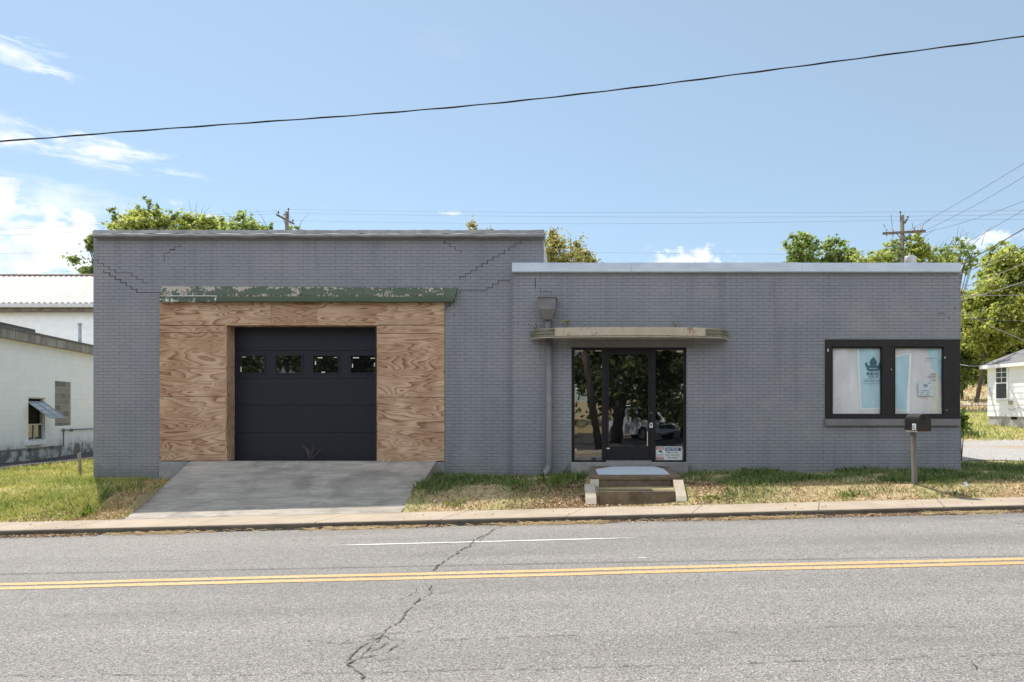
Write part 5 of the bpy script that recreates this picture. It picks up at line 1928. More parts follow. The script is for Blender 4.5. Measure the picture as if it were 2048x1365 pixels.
for px in (1825, 1840):
    x = PX(px, PRY)
    m.tube([(x, PRY - .2, azm - .06), (x, PRY - .2, azm + .26)], [0.035, 0.03], 7)
build_each(m, 'cutout', MAT['porcelain'], pole_r)
m = MB()
tx, tz0, tz1 = PX(1819, PRY + .35), PZ(545, PRY), PZ(513, PRY)
m.tube([(tx, PRY + .3, tz0), (tx, PRY + .3, tz1), (tx, PRY + .3, tz1 + .05)], [0.31, 0.31, 0.26], 16)
m.tube([(tx - 0.05, PRY + .3, tz1 + .04), (tx - 0.05, PRY + .3, tz1 + .2)], [0.05, 0.035], 8)
m.build('transformer', MAT['transformer'], pole_r)
m = MB()
for px0, py0, px1, py1 in [(1781.5, 430, 1784, 460), (1766, 448, 1771, 458), (1823.5, 446, 1825, 456), (1861, 438, 1840, 455)]:
    m.tube([P(px0, py0, PRY - .13), P((px0 + px1) / 2 + 1, (py0 + py1) / 2, PRY - .13), P(px1, py1, PRY - .13)], 0.010, 5)
m.tube([P(1826, 545, PRY + .1), P(1833, 520, PRY + .1), P(1826, 505, PRY + .1), P(1818, 492, PRY + .05)], 0.018, 5)
build_each(m, 'jumper_wire', MAT['wire'], pole_r)

PLY = 24.0
plx, plz = PX(574, PLY), PZ(424, PLY)
pole_l = thing('utility_pole', 'wooden utility pole with slanting crossarm behind the tall garage block', 'utility pole', (plx, PLY, float(H(plx, PLY))))
m = MB()
m.tube([(plx, PLY, float(H(plx, PLY)) - 0.5), (plx, PLY, plz)], [0.15, 0.10], 10)
m.build('pole', MAT['pole_wood'], pole_l)
# the arm runs nearly along the view: near end to the upper left
a0, a1 = P(553.5, 430, PLY - 0.9), P(587.5, 448, PLY + 0.9)
dv = (a1 - a0).normalized()
m = MB()
m.tube([a0 + Vector((0, -.0, 0)), a1], 0.06, 4)
m.build('crossarm', MAT['pole_wood'], pole_l)
m = MB()
insulator(m, plx + 0.12, PLY - 0.08, plz - 0.02, 0.2)
q = P(557, 427, PLY - 0.8)
insulator(m, q.x, q.y, q.z - 0.06, 0.16)
q = P(586, 443, PLY + 0.8)
insulator(m, q.x, q.y, q.z - 0.08, 0.18)
build_each(m, 'insulator', MAT['ceramic'], pole_l, per=2)
m = MB()
m.tube([P(568, 441, PLY - .2), P(573, 456, PLY)], 0.02, 5)
m.tube([(plx + .12, PLY - .08, plz - .4), (plx + .12, PLY - .08, plz + 0.02)], 0.03, 6)
m.tube([P(566, 434, PLY - .3), P(568, 429, PLY - .3), P(573, 428, PLY)], 0.02, 5)
build_each(m, 'arm_brace', MAT['pole_wood'], pole_l)


def wire(label, a, b, sag, r, mat='wire_thin', group='overhead wires', n=24, name='overhead_wire'):
    p, q = P(*a), P(*b)
    pts = []
    for i in range(n + 1):
        t = i / n
        c = p.lerp(q, t)
        c.z -= sag * 4 * t * (1 - t)
        pts.append(c)
    m = MB()
    m.tube(pts, r, 5, False)
    return tag(m.build(name, MAT[mat], None), label, 'wire', group)


# the near cable across the whole picture
p0, p1 = P(-900, 330, -3.2), P(2700, -35, -3.2)
m = MB()
pts = []
for px, py in [(-900, 322), (-400, 306), (0, 283), (250, 264), (500, 246), (750, 228), (1000, 206), (1250, 178), (1500, 146), (1750, 113), (2048, 73), (2400, 22), (2900, -60)]:
    pts.append(P(px, py, -3.2))
dense = []
for i in range(len(pts) - 1):
    for k in range(14):
        t = k / 14
        a, b, c, d_ = pts[max(0, i - 1)], pts[i], pts[i + 1], pts[min(len(pts) - 1, i + 2)]
        dense.append(0.5 * ((2 * b) + (c - a) * t + (2 * a - 5 * b + 4 * c - d_) * t * t + (3 * b - a - 3 * c + d_) * t ** 3))
m.tube([Vector((p.x, p.y, p.z + 0.0025 * math.sin(i * 1.1))) for i, p in enumerate(dense)], [0.0115 + 0.002 * math.sin(i * 0.9) for i in range(len(dense))], 7, False)
tag(m.build('overhead_cable', MAT['wire'], None), 'thick black cable sagging across the whole sky above the street', 'cable')

RX = 15.0
wire('topmost thin wire between the two utility poles', (580, 419.5, PLY), (1800.5, 424.5, PRY - .1), 0.10, 0.0048)
wire('second thin wire from the top between the two utility poles', (557, 426, PLY - .8), (1814, 433, PRY - .1), 0.12, 0.0048)
wire('third thin wire from the top between the two utility poles', (587, 441.5, PLY + .8), (1784, 441, PRY - .1), 0.18, 0.0048)
wire('topmost thin wire running from the transformer pole over the white house', (1800.5, 424.5, PRY - .1), (2200, 417, 16), 0.02, 0.0048)
wire('middle thin wire running from the transformer pole over the white house', (1814, 433, PRY - .1), (2200, 426, 16), 0.02, 0.0048)
wire('lower thin wire running from the transformer pole over the white house', (1784, 441, PRY - .1), (2200, 436.5, 16), 0.02, 0.0048)
wire('low thin wire crossing the sky just above the low wing roof', (900, 500, 26), (1762, 509, 26), 0.08, 0.0048)
wire('upper thin wire running from the slanting crossarm over the metal roof', (580, 419.5, PLY), (-200, 468, 18), 0.05, 0.0048)
wire('second thin wire running from the slanting crossarm over the metal roof', (557, 427, PLY - .8), (-200, 470, 17), 0.05, 0.0048)
wire('third thin wire running over the metal roof towards the clouds', (587, 442, PLY + .8), (-200, 480, 18), 0.05, 0.0048)
wire('low thin wire in front of the heaped clouds', (186, 503, 20), (-200, 510, 18), 0.03, 0.0048)
wire('thin wire just above the ridge of the metal roof', (186, 541, 24), (-200, 556, 20), 0.03, 0.0048)
wire('highest slanting wire at the right edge of the sky', (1800, 470, PRY - .1), (2300, 165, 2.0), 0.15, 0.008)
wire('second slanting wire at the right edge of the sky', (1848, 462, PRY - .1), (2300, 185, 3.0), 0.25, 0.008)
wire('third slanting wire at the right edge of the sky', (1848, 466, PRY - .1), (2300, 292, 4.0), 0.25, 0.008)
wire('fourth slanting wire passing in front of the small cloud', (1790, 560, PRY), (2300, 268, 4.0), 0.15, 0.008)
wire('thick dark slanting cable rising from the low wing roof', (1880, 552, 12), (2300, 300, 3), 0.1, 0.018)
wire('dark slanting cable just below the thick one', (1890, 560, 14), (2300, 355, 4), 0.2, 0.014)
wire('pale upper slanting cable in front of the trees over the white house', (1880, 592, 16), (2300, 400, 5), 0.2, 0.012, 'wire_grey')
wire('pale lower slanting cable in front of the trees over the white house', (1880, 610, 14), (2300, 465, 5), 0.2, 0.014, 'wire_grey')
wire('dark level wire in front of the trees over the white house', (1880, 570, 22), (2300, 567, 20), 0.05, 0.012)
wire('pale level wire in front of the trees over the white house', (1880, 591, 22), (2300, 586, 20), 0.05, 0.014, 'wire_grey')
wire('low dark level wire in front of the trees over the white house', (1880, 636, 24), (2300, 647, 22), 0.05, 0.012)
wire('pale service cable dropping to the white house roof', (1880, 603, 12), (2200, 738, 14), 0.15, 0.014, 'wire_grey')
wire('pale low cable reaching the house eave', (1880, 715, 20), (1962, 732, HY0), 0.15, 0.016, 'wire_grey')

# ------------------------------------------------------------------ trees
def leaf_cloud(centers, radii, n, size, rng, flat=0.8):
    """n leaf quads scattered round clump centres"""
    centers = np.asarray(centers)
    radii = np.asarray(radii)
    w = radii ** 2.2
    pick = rng.choice(len(centers), n, p=w / w.sum())
    d = rng.normal(size=(n, 3))
    d /= np.linalg.norm(d, axis=1)[:, None]
    r = radii[pick] * np.abs(rng.normal(0, 0.75, n))
    d[:, 2] *= flat
    c = centers[pick] + d * r[:, None]
    mid = centers.mean(0)
    out = c - mid
    out /= np.linalg.norm(out, axis=1)[:, None] + 1e-6
    nrm = d * 0.2 + out * 0.25 + np.array([-0.15, 0.1, 0.40]) + rng.normal(size=(n, 3)) * 0.75
    nrm /= np.linalg.norm(nrm, axis=1)[:, None]
    a = np.cross(nrm, rng.normal(size=(n, 3)))
    a /= np.linalg.norm(a, axis=1)[:, None]
    b = np.cross(nrm, a)
    s = size * rng.uniform(0.6, 1.35, n)[:, None]
    a, b = a * s * 0.62, b * s * 0.42
    V = np.stack([c - a, c - a * 0.1 - b, c + a, c - a * 0.1 + b], 1).reshape(-1, 3)
    Fq = np.arange(4 * n).reshape(n, 4)
    return V, Fq


def tree(name, label, base, top_z, blobs, n, size, mat, seed, trunk_r=0.22, twigs=0, group='trees behind the building', cat='tree', clumps=110, shoots=()):
    """blobs: crown ellipsoids (x, y, z, rx, ry, rz) in world space"""
    rng = np.random.default_rng(seed)
    bz = float(H(base[0], base[1]))
    root = thing(name, label, cat, (base[0], base[1], bz), 0, group)
    cs, rs = [], []
    for (x, y, z, rx, ry, rz) in blobs:
        k = clumps
        d = rng.normal(size=(k, 3))
        d /= np.linalg.norm(d, axis=1)[:, None]
        rr = 0.25 + 0.85 * rng.random(k) ** 0.55
        cs.append(np.array([x, y, z]) + d * rr[:, None] * np.array([rx, ry, rz]))
        rs.append(min(rx, max(ry, rx * 0.5), rz) * rng.uniform(0.10, 0.30, k))
    cs, rs = np.concatenate(cs), np.concatenate(rs)
    V, Fq = leaf_cloud(cs, rs, n, size, rng)
    fast_mesh('crown', V, Fq, MAT[mat], root)
    tr = MB()
    bx, by = base
    mz = np.mean([b[2] for b in blobs])
    mid = (np.mean([b[0] for b in blobs]), np.mean([b[1] for b in blobs]), mz)
    p0 = Vector((bx, by, bz - 0.3))
    p1 = Vector((bx + (mid[0] - bx) * 0.5 + 0.1, by + 0.5, bz + (mz - bz) * 0.5))
    p2 = Vector(mid)
    tr.tube([p0, p1, p2], [trunk_r, trunk_r * 0.75, trunk_r * 0.4], 8)
    for i in rng.choice(len(cs), min(len(cs), 16), replace=False):
        c = Vector(cs[i])
        st = p1.lerp(p2, rng.uniform(0.0, 0.9))
        md = st.lerp(c, 0.5) + Vector((0, 0, 0.25))
        tr.tube([st, md, c], [trunk_r * 0.35, trunk_r * 0.2, 0.02], 5)
    for i in range(twigs):
        b = blobs[i % len(blobs)]
        st = Vector((b[0] + rng.normal() * b[3] * 0.5, b[1], b[2] + b[5] * 0.6))
        en = st + Vector((rng.normal() * 0.7, rng.normal() * 0.4, rng.uniform(0.6, 1.5)))
        tr.tube([st, st.lerp(en, 0.5) + Vector((rng.normal() * .15, 0, .1)), en], [0.022, 0.012, 0.004], 4)
    tr.build('trunk', MAT['bark'], root)
    if shoots:
        sc, sm = [], MB()
        for (x0, y0, z0, x1, z1) in shoots:
            a, b = Vector((x0, y0, z0)), Vector((x1, y0, z1))
            sm.tube([a, a.lerp(b, 0.5) + Vector((0.08, 0, 0)), b], [0.045, 0.03, 0.008], 5)
            for t in np.linspace(0.25, 1.0, 7):
                c = a.lerp(b, t)
                sc.append((c.x + rng.normal() * 0.22, c.y, c.z))
        V, Fq = leaf_cloud(sc, [0.22] * len(sc), 26 * len(sc), 0.17, rng)
        fast_mesh('upper_foliage', V, Fq, MAT['leaf_green'], root)
        build_each(sm, 'shoot', MAT['bark'], root)
    return root


def crown_px(px0, px1, py_top, py_bot, Y, depth=2.0):
    x0, x1 = PX(px0, Y), PX(px1, Y)
    z1, z0 = PZ(py_top, Y), PZ(py_bot, Y)
    return ((x0 + x1) / 2, Y, (z0 + z1) / 2, (x1 - x0) / 2, depth, (z1 - z0) / 2)


Y1 = 35.0
tree('deciduous_tree', 'tall yellow green tree with dark top shoots above the outer corner of the tall block', (PX(300, Y1), Y1), 0,
     [crown_px(215, 365, 440, 570, Y1), crown_px(240, 350, 428, 500, Y1)], 24000, 0.19, 'leaf_yellow', 1, 0.25, 8, shoots=[(PX(a, Y1), Y1, PZ(450, Y1), PX(c, Y1), PZ(d, Y1)) for a, c, d in ((240, 222, 418), (262, 268, 428), (292, 300, 396), (306, 316, 412), (285, 278, 414), (330, 352, 424))])
tree('deciduous_tree', 'rounded yellow green tree beside the tallest one above the tall block roof', (PX(405, Y1 + 2), Y1 + 2), 0,
     [crown_px(320, 485, 440, 570, Y1 + 2), crown_px(350, 460, 430, 490, Y1 + 2, 1.0)], 22000, 0.19, 'leaf_yellow', 2, 0.25, 8)
tree('deciduous_tree', 'green big leaved tree beside the slanting crossarm pole', (PX(505, Y1 - 4), Y1 - 4), 0,
     [crown_px(430, 560, 438, 560, Y1 - 4)], 7000, 0.24, 'leaf_green', 3, 0.18, 6)
tree('deciduous_tree', 'tree peeking past the garage block wall above the metal roof', (PX(188, Y1), Y1), 0,
     [crown_px(158, 240, 498, 640, Y1), crown_px(184, 215, 465, 510, Y1, 1.0)], 15000, 0.19, 'leaf_green', 4, 0.2, 3)
tree('deciduous_tree', 'low sparse sapling top just past the slanting crossarm pole', (PX(596, 30), 30), 0,
     [crown_px(566, 612, 452, 520, 30.0, 1.0)], 350, 0.24, 'leaf_green', 5, 0.08, 6)
tree('deciduous_tree', 'small olive treetop above the middle of the tall block roof', (PX(950, 32), 32), 0,
     [crown_px(905, 1000, 458, 570, 32.0)], 6500, 0.16, 'leaf_olive', 6, 0.18, 2)
tree('deciduous_tree', 'olive autumn tree where the tall block meets the low wing roof', (PX(1130, 29), 29), 0,
     [crown_px(1060, 1180, 472, 610, 29.0), crown_px(1150, 1210, 515, 600, 29.0, 1.2)], 13000, 0.15, 'leaf_olive', 7, 0.2, 3)
tree('deciduous_tree', 'round dark green tree above the middle of the low wing roof', (PX(1635, 50), 50), 0,
     [crown_px(1566, 1645, 468, 580, 50.0), crown_px(1630, 1712, 478, 590, 50.0), crown_px(1580, 1710, 560, 720, 50.0)], 23000, 0.27, 'leaf_green', 8, 0.3, 0)
tree('deciduous_tree', 'low yellow green treetop between the dark round tree and the transformer pole', (PX(1745, 38), 38), 0,
     [crown_px(1685, 1800, 505, 600, 38.0), crown_px(1765, 1806, 480, 560, 38.0, 1.0), crown_px(1690, 1800, 590, 720, 38.0)], 23000, 0.19, 'leaf_yellow', 9, 0.2, 4)
tree('deciduous_tree', 'yellow leaved tree with bare top twigs close behind the transformer pole', (PX(1850, 38), 38), 0,
     [crown_px(1808, 1905, 492, 620, 38.0), crown_px(1812, 1848, 470, 530, 38.0, 0.8), crown_px(1810, 1905, 600, 730, 38.0)], 25000, 0.19, 'leaf_yellow', 10, 0.2, 16)
tree('deciduous_tree', 'sparse dark branched tree above the window end of the wing roof', (PX(1912, 33), 33), 0,
     [crown_px(1885, 1950, 476, 550, 33.0, 1.2)], 420, 0.26, 'leaf_green', 11, 0.12, 8)
tree('deciduous_tree', 'large yellow green tree rising behind the white house', (PX(1990, 46), 49), 0,
     [crown_px(1925, 2060, 515, 740, 49.0, 3.5), crown_px(1970, 2050, 490, 600, 49.0, 2.5)], 42000, 0.25, 'leaf_yellow', 12, 0.2, 10)
tree('deciduous_tree', 'large yellow green tree over the roof of the white house', (PX(2110, 46), 46), 0,
     [crown_px(2020, 2210, 500, 730, 46.0, 3.5)], 34000, 0.25, 'leaf_yellow', 13, 0.2, 6)
tree('deciduous_tree', 'shaded lower tree beside the window corner, behind the far road', (PX(1925, 54), 54), 0,
     [crown_px(1870, 1975, 590, 775, 54.0, 3.0)], 30000, 0.27, 'leaf_green', 14, 0.16, 0)
for i, (px, Yb, lab) in enumerate([(1890, 95, 'distant dark tree beyond the field, leftmost of the far row'), (1960, 100, 'distant dark tree beyond the field, second of the far row'),
                                   (2040, 98, 'distant dark tree beyond the field, third of the far row'), (2120, 96, 'distant dark tree beyond the field, rightmost of the far row')]):
    tree('deciduous_tree', lab, (PX(px, Yb), Yb), 0, [crown_px(px - 55, px + 55, 600, 775, Yb, 5.0)], 5000, 0.6, 'leaf_dark', 20 + i, 0.4, 0, 'distant trees')
# a wood far across the street closes the view that the glass mirrors
rng = np.random.default_rng(88)
wx = rng.uniform(-60, 60, 260)
wc = np.column_stack([wx, rng.uniform(-52, -44, 260), float(H(0, -46)) + rng.uniform(0.5, 14.0, 260)])
V, Fq = leaf_cloud(wc, rng.uniform(1.6, 3.2, 260), 150000, 0.5, rng)
structure(fast_mesh('woodland', V, Fq, MAT['leaf_dark']), 'dark wood far across the road', 'wood', 'stuff')
wx = rng.uniform(-110, 190, 340)
wy = rng.uniform(120, 140, 340)
wc = np.column_stack([wx, wy, H(wx, wy) + rng.uniform(0.5, 9.0, 340)])
V, Fq = leaf_cloud(wc, rng.uniform(2.0, 4.0, 340), 60000, 1.0, rng)
structure(fast_mesh('woodland', V, Fq, MAT['leaf_green']), 'green wood closing the view beyond the field', 'wood', 'stuff')
# vine leaves climbing the transformer pole
rng = np.random.default_rng(5)
V, Fq = leaf_cloud([P(1790, 486, PRY - .1), P(1786, 492, PRY - .1), P(1812, 480, PRY - .1), P(1804, 500, PRY - .1), P(1820, 477, PRY - .1), P(1798, 512, PRY - .1)], [0.3, 0.25, 0.25, 0.3, 0.2, 0.35], 190, 0.13, rng)
vine = fast_mesh('climbing_vine', V, Fq, MAT['leaf_green'])
tag(vine, 'thin leafy vine climbing the transformer pole below its crossarm', 'vine')

# across the street, behind the camera: what the dark glass mirrors
for i, (x, y, h, mt, lab) in enumerate([(-9.0, -27, 13, 'leaf_dark', 'tall dark tree across the road, left of the parked truck'), (0.95, -20.5, 12, 'leaf_dark', 'tree across the road standing in front of the parked truck'),
                                        (5.5, -29, 13, 'leaf_dark', 'bushy green tree across the road, right of the parked truck'), (13, -31, 14, 'leaf_dark', 'tall dark tree across the road, far right'),
                                        (21, -33, 14, 'leaf_green', 'green tree across the road, opposite the shop window'), (-17, -33, 13, 'leaf_dark', 'dark tree across the road, opposite the garage'),
                                        (-27, -35, 13, 'leaf_green', 'green tree across the road, far left')]):
    g = float(H(x, y))
    tree('deciduous_tree', lab, (x, y), 0, [(x, y, g + h * 0.62, 4.3, 3.5, h * 0.40), (x + 1.6, y + 2.2, g + h * 0.36, 3.2, 2.2, h * 0.24)], 26000, 0.19, mt, 40 + i, 0.32, 0, 'trees across the road')
m = MB()
lx, ly_ = 0.25, -14.5
m.tube([(lx, ly_, float(H(lx, ly_)) - .5), (lx - 1.6, ly_, 9.5)], [0.16, 0.11], 10)
tag(m.build('utility_pole', MAT['pole_wood'], None), 'leaning brown utility pole mirrored in the left entrance sidelight', 'utility pole')

TR = thing('pickup_truck', 'white pickup truck parked under the trees, mirrored in the entrance door', 'truck', (2.7, -27.5, float(H(2.7, -27.5)) + 0.03), R(60))
m = MB()
m.prism_y([(-2.7, 0.48), (2.55, 0.42), (2.72, 0.50), (2.74, 0.92), (2.60, 1.06), (1.30, 1.16), (0.62, 1.76), (-0.50, 1.80), (-0.78, 1.74), (-0.86, 1.10), (-2.72, 1.08)], -0.92, 0.92)
m.build('body', MAT['truck_white'], TR, local=True)
m = MB()
m.box(2.70, 2.765, -0.50, 0.50, 0.62, 0.92, 0.02)
m.build('grille', MAT['black_frame'], TR, local=True)
m = MB()
m.box(2.64, 2.82, -0.95, 0.95, 0.40, 0.56, 0.04)
m.build('bumper', MAT['steel'], TR, local=True)
m = MB()
m.add([(1.27, -0.78, 1.20), (1.27, 0.78, 1.20), (0.68, 0.70, 1.72), (0.68, -0.70, 1.72)], [(0, 1, 2, 3)])
m.v = [(x + 0.02, y, z + 0.015) for x, y, z in m.v]
m.build('windshield', MAT['glass_door'], TR, local=True)
for sd in (-1, 1):
    m = MB()
    m.box(2.70, 2.77, sd * 0.72 - 0.17, sd * 0.72 + 0.17, 0.70, 0.90, 0.02)
    m.build('headlight', MAT['steel'], TR, local=True)
for s in (-1, 1):
    m = MB()
    m.prism_y([(1.12, 1.17), (0.70, 1.62), (-0.48, 1.65), (-0.6, 1.17)], s * 0.905 - 0.004, s * 0.905 + 0.004)
    m.build('side_window', MAT['glass_door'], TR, local=True)
    for x in (1.65, -1.7):
        m = MB()
        m.tube([(x, s * 0.70, 0.38), (x, s * 0.95, 0.38)], 0.39, 18)
        wl = m.build('wheel', MAT['rubber'], TR, local=True)
        m = MB()
        m.tube([(x, s * 0.95, 0.38), (x, s * 0.965, 0.38)], 0.22, 14)
        m.build('rim', MAT['steel'], wl, local=True)

# ------------------------------------------------------------------ grass, litter, weeds
def blades(name, pts, hgt, wid, mat, lean=0.5, rng=RNG, droop=0.35):
    """bent grass blades at the given ground points (n,2); hgt per blade"""
    n = len(pts)
    z = H(pts[:, 0], pts[:, 1]) + 0.02 * np.sin(pts[:, 0] * 2.1 + np.sin(pts[:, 1] * 1.7)) * np.sin(pts[:, 1] * 2.9) * ((pts[:, 1] > -2.95) & (pts[:, 1] < -0.05)) - 0.008
    base = np.column_stack([pts, z])
    az = rng.uniform(0, 2 * np.pi, n)
    ln = np.abs(rng.normal(0, lean, n))
    d = np.column_stack([np.cos(az) * np.sin(ln), np.sin(az) * np.sin(ln), np.cos(ln)])
    fa = rng.uniform(0, 2 * np.pi, n)
    s = np.column_stack([np.cos(fa), np.sin(fa), np.zeros(n)]) * (wid * rng.uniform(0.6, 1.3, n))[:, None]
    h = np.asarray(hgt)[:, None]
    mid = base + d * h * 0.55
    tip = base + d * h + np.column_stack([np.cos(az), np.sin(az), -np.ones(n) * 0.6]) * h * droop * rng.uniform(0.1, 1, n)[:, None]
    V = np.stack([base - s, base + s, mid + s * 0.75, tip, mid - s * 0.75], 1).reshape(-1, 3)
    o = np.arange(n)[:, None] * 5
    Fv = np.array([[0, 1, 2, 3, 4]]) + o
    return fast_mesh(name, V, Fv, MAT[mat])


def fbm(x, y, s, seed):
    r = np.random.default_rng(seed)
    out = np.zeros_like(x)
    for k in range(5):
        a, b, c = r.uniform(0, 6.28), r.uniform(-1, 1), r.uniform(0, 6.28)
        f = s * 1.8 ** k
        out += np.sin(x * f * math.cos(a) + y * f * math.sin(a) + c + 1.7 * np.sin(y * f * 0.7 + a)) / 1.5 ** k
    return out / 2.4


def inside_ramp(x, y):
    t = (y + 0.03) / (BACK_Y + 0.03)
    return (x > -8.10 + 0.74 * t) & (x < -3.15 + 0.14 * t) & (y < 0.05)


def blocked(x, y):
    steps = (x > sx0 - 0.24) & (x < sx1 + 0.20) & (y < -0.1) & (y > -2.78)
    plinth_ = (x > -0.5) & (x < 1.85) & (y > -0.22)
    inb = (x > XL) & (x < XR) & (y > -0.02)
    return inside_ramp(x, y) | steps | plinth_ | inb


def sample(n, x0, x1, y0, y1):
    return RNG.uniform(x0, x1, n), RNG.uniform(y0, y1, n)


# shaded and half sunlit verge in front of the building
def shade_line(x):
    return np.where(x < XM + 1.9, -2.45, -2.12)


x, y = sample(95000, -3.3, 13.0, -2.98, -0.11)
sl = shade_line(x)
pt = fbm(x, y, 2.2, 1)
near = (y - BACK_Y)
edge_f = sstep(y - sl + 0.45 * fbm(x, y, 3.1, 15), -0.25, 0.40)
green_p = (edge_f * (0.56 + 0.75 * pt) + (1 - edge_f) * (0.07 + 0.60 * np.clip(pt - 0.05, 0, 1))) * np.clip(near / 0.35, 0.05, 1)
green_p = np.where((x > -1.1) & (x < 0.1) & (y < -1.6), green_p * 0.25, green_p)
keep = (RNG.random(len(x)) < green_p) & ~blocked(x, y)
x, y, pt, sl = x[keep], y[keep], pt[keep], sl[keep]
h = np.where(y > sl, RNG.uniform(0.035, 0.145, len(x)), RNG.uniform(0.03, 0.10, len(x))) * (1 + 0.7 * pt)
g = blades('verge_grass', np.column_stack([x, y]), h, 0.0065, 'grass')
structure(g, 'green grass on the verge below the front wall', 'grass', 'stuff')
x, y = sample(60000, -3.4, 13.0, -3.02, -0.3)
sl = shade_line(x)
pt = fbm(x, y, 2.0, 3)
p = 0.10 + (0.72 + 0.3 * pt) * (1 - sstep(y - sl + 0.45 * fbm(x, y, 3.1, 15), -0.1, 0.5)) * np.where(y < BACK_Y + 0.05, 0.5, 1.0)
keep = (RNG.random(len(x)) < p) & ~blocked(x, y)
x, y = x[keep], y[keep]
g = blades('verge_grass', np.column_stack([x, y]), RNG.uniform(0.02, 0.075, len(x)), 0.006, 'grass_dry', lean=1.0)
structure(g, 'dry straw coloured grass along the sidewalk edge', 'grass', 'stuff')
# bank left of the ramp, and the sunlit left lawn
x, y = sample(70000, -17.5, -7.3, -3.0, 0.6)
pt = fbm(x, y, 1.6, 5)
ramp_d = x - (-8.10 + 0.74 * (y + 0.03) / (BACK_Y + 0.03))
p = np.where(ramp_d > -0.75, 0.10 + 0.2 * np.clip(pt, 0, 1), 0.85 + 0.3 * pt) * np.clip((y - BACK_Y) / 0.25, 0.05, 1)
keep = (RNG.random(len(x)) < p) & ~blocked(x, y)
x, y, pt = x[keep], y[keep], pt[keep]
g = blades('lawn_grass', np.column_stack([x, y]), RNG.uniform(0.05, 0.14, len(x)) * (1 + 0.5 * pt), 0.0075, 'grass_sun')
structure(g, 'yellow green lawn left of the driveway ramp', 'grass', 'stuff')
x, y = sample(52000, -22, -10.0, 0.5, 11.5)
wall_d = (x - NX0) * UY - (y - NY0) * UX
pt = fbm(x, y, 1.0, 6)
keep = (wall_d > 1.5) & (RNG.random(len(x)) < 0.70 + 0.5 * pt) & ~blocked(x, y)
x, y = x[keep], y[keep]
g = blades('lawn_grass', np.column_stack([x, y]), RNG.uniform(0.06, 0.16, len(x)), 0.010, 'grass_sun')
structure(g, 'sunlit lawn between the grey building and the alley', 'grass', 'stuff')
x, y = sample(16000, -9.2, -7.2, -3.0, -0.15)
ramp_d = x - (-8.10 + 0.74 * (y + 0.03) / (BACK_Y + 0.03))
keep = (ramp_d > -0.85) & (RNG.random(len(x)) < 0.8) & ~blocked(x, y)
x, y = x[keep], y[keep]
g = blades('verge_grass', np.column_stack([x, y]), RNG.uniform(0.03, 0.09, len(x)), 0.007, 'grass_dry', lean=1.0)
structure(g, 'dry brown grass along the left edge of the ramp', 'grass', 'stuff')
# right hand yard
x, y = sample(24000, 7.3, 30, 8.0, 31)
keep = (RNG.random(len(x)) < np.clip(1.2 - (y - 8) / 40, 0.2, 1))
x, y = x[keep], y[keep]
g = blades('lawn_grass', np.column_stack([x, y]), RNG.uniform(0.08, 0.2, len(x)), 0.022, 'grass_sun')
structure(g, 'lawn around the white house', 'grass', 'stuff')
x, y = sample(15000, 7.28, 14, -0.2, 1.6)
pt = fbm(x, y, 2.0, 9)
keep = RNG.random(len(x)) < np.clip(0.95 - (y - 0.2) * 0.7, 0.1, 1) 
x, y, pt = x[keep], y[keep], pt[keep]
g = blades('lawn_grass', np.column_stack([x, y]), RNG.uniform(0.05, 0.12, len(x)), 0.008, 'grass')
structure(g, 'shaded grass beside the right wall corner', 'grass', 'stuff')
x, y = sample(9000, 8, 60, 31, 90)
keep = np.ones(len(x), bool)
g = blades('field_grass', np.column_stack([x, y]), RNG.uniform(0.2, 0.5, len(x)), 0.06, 'grass_dry', lean=0.7)
structure(g, 'dry brown field beyond the white house', 'grass', 'stuff')


def litter(name, n, x0, x1, y0, y1, zf, size, label, dens=None):
    x, y = sample(n, x0, x1, y0, y1)
    if dens is not None:
        k = RNG.random(n) < dens(x, y)
        x, y = x[k], y[k]
    k = ~blocked(x, y)
    x, y = x[k], y[k]
    n = len(x)
    c = np.column_stack([x, y, zf(x, y) + RNG.uniform(0.004, 0.03, n)])
    a = RNG.normal(size=(n, 3)) * [1, 1, 0.45]
    a /= np.linalg.norm(a, axis=1)[:, None]
    b = np.cross(a, RNG.normal(size=(n, 3)) * [0.4, 0.4, 1])
    b /= np.linalg.norm(b, axis=1)[:, None]
    s = size * RNG.uniform(0.5, 1.4, n)[:, None]
    a, b = a * s, b * s * 0.45
    V = np.stack([c - a, c - b, c + a, c + b], 1).reshape(-1, 3)
    o = fast_mesh(name, V, np.arange(4 * n).reshape(n, 4), MAT['litter'])
    return structure(o, label, 'leaf litter', 'stuff')


litter('leaf_litter', 9000, -3.3, 13, -3.06, -2.0, lambda x, y: H(x, y), 0.022, 'dead leaves in the verge above the sidewalk', lambda x, y: np.clip(0.9 - (y + 2.95) * 0.9, 0.1, 1))
litter('leaf_litter', 4000, -1.4, 0.0, -2.95, -1.6, lambda x, y: H(x, y), 0.024, 'pile of dead leaves beside the broken cheek of the entrance steps')
litter('leaf_litter', 1500, 1.6, 2.2, -2.95, -1.6, lambda x, y: H(x, y), 0.024, 'dead leaves right of the entrance steps')
litter('leaf_litter', 3500, -9.2, -7.2, -3.0, -0.3, lambda x, y: H(x, y), 0.024, 'dead leaves beside the left ramp edge')
litter('gutter_debris', 30000, -12, 12, KERB_Y - 0.17, KERB_Y - 0.0, lambda x, y: zs(x) - 0.1, 0.017, 'straw and dead leaves along the kerb gutter',
       lambda x, y: np.clip((0.75 + 0.9 * fbm(x, y * 0.3, 1.7, 21)) * (1 - (KERB_Y - y) / 0.19), 0, 1))
litter('leaf_litter', 260, -11, 11, KERB_Y + 0.05, BACK_Y, lambda x, y: zs(x), 0.018, 'scattered dead leaves on the sidewalk')


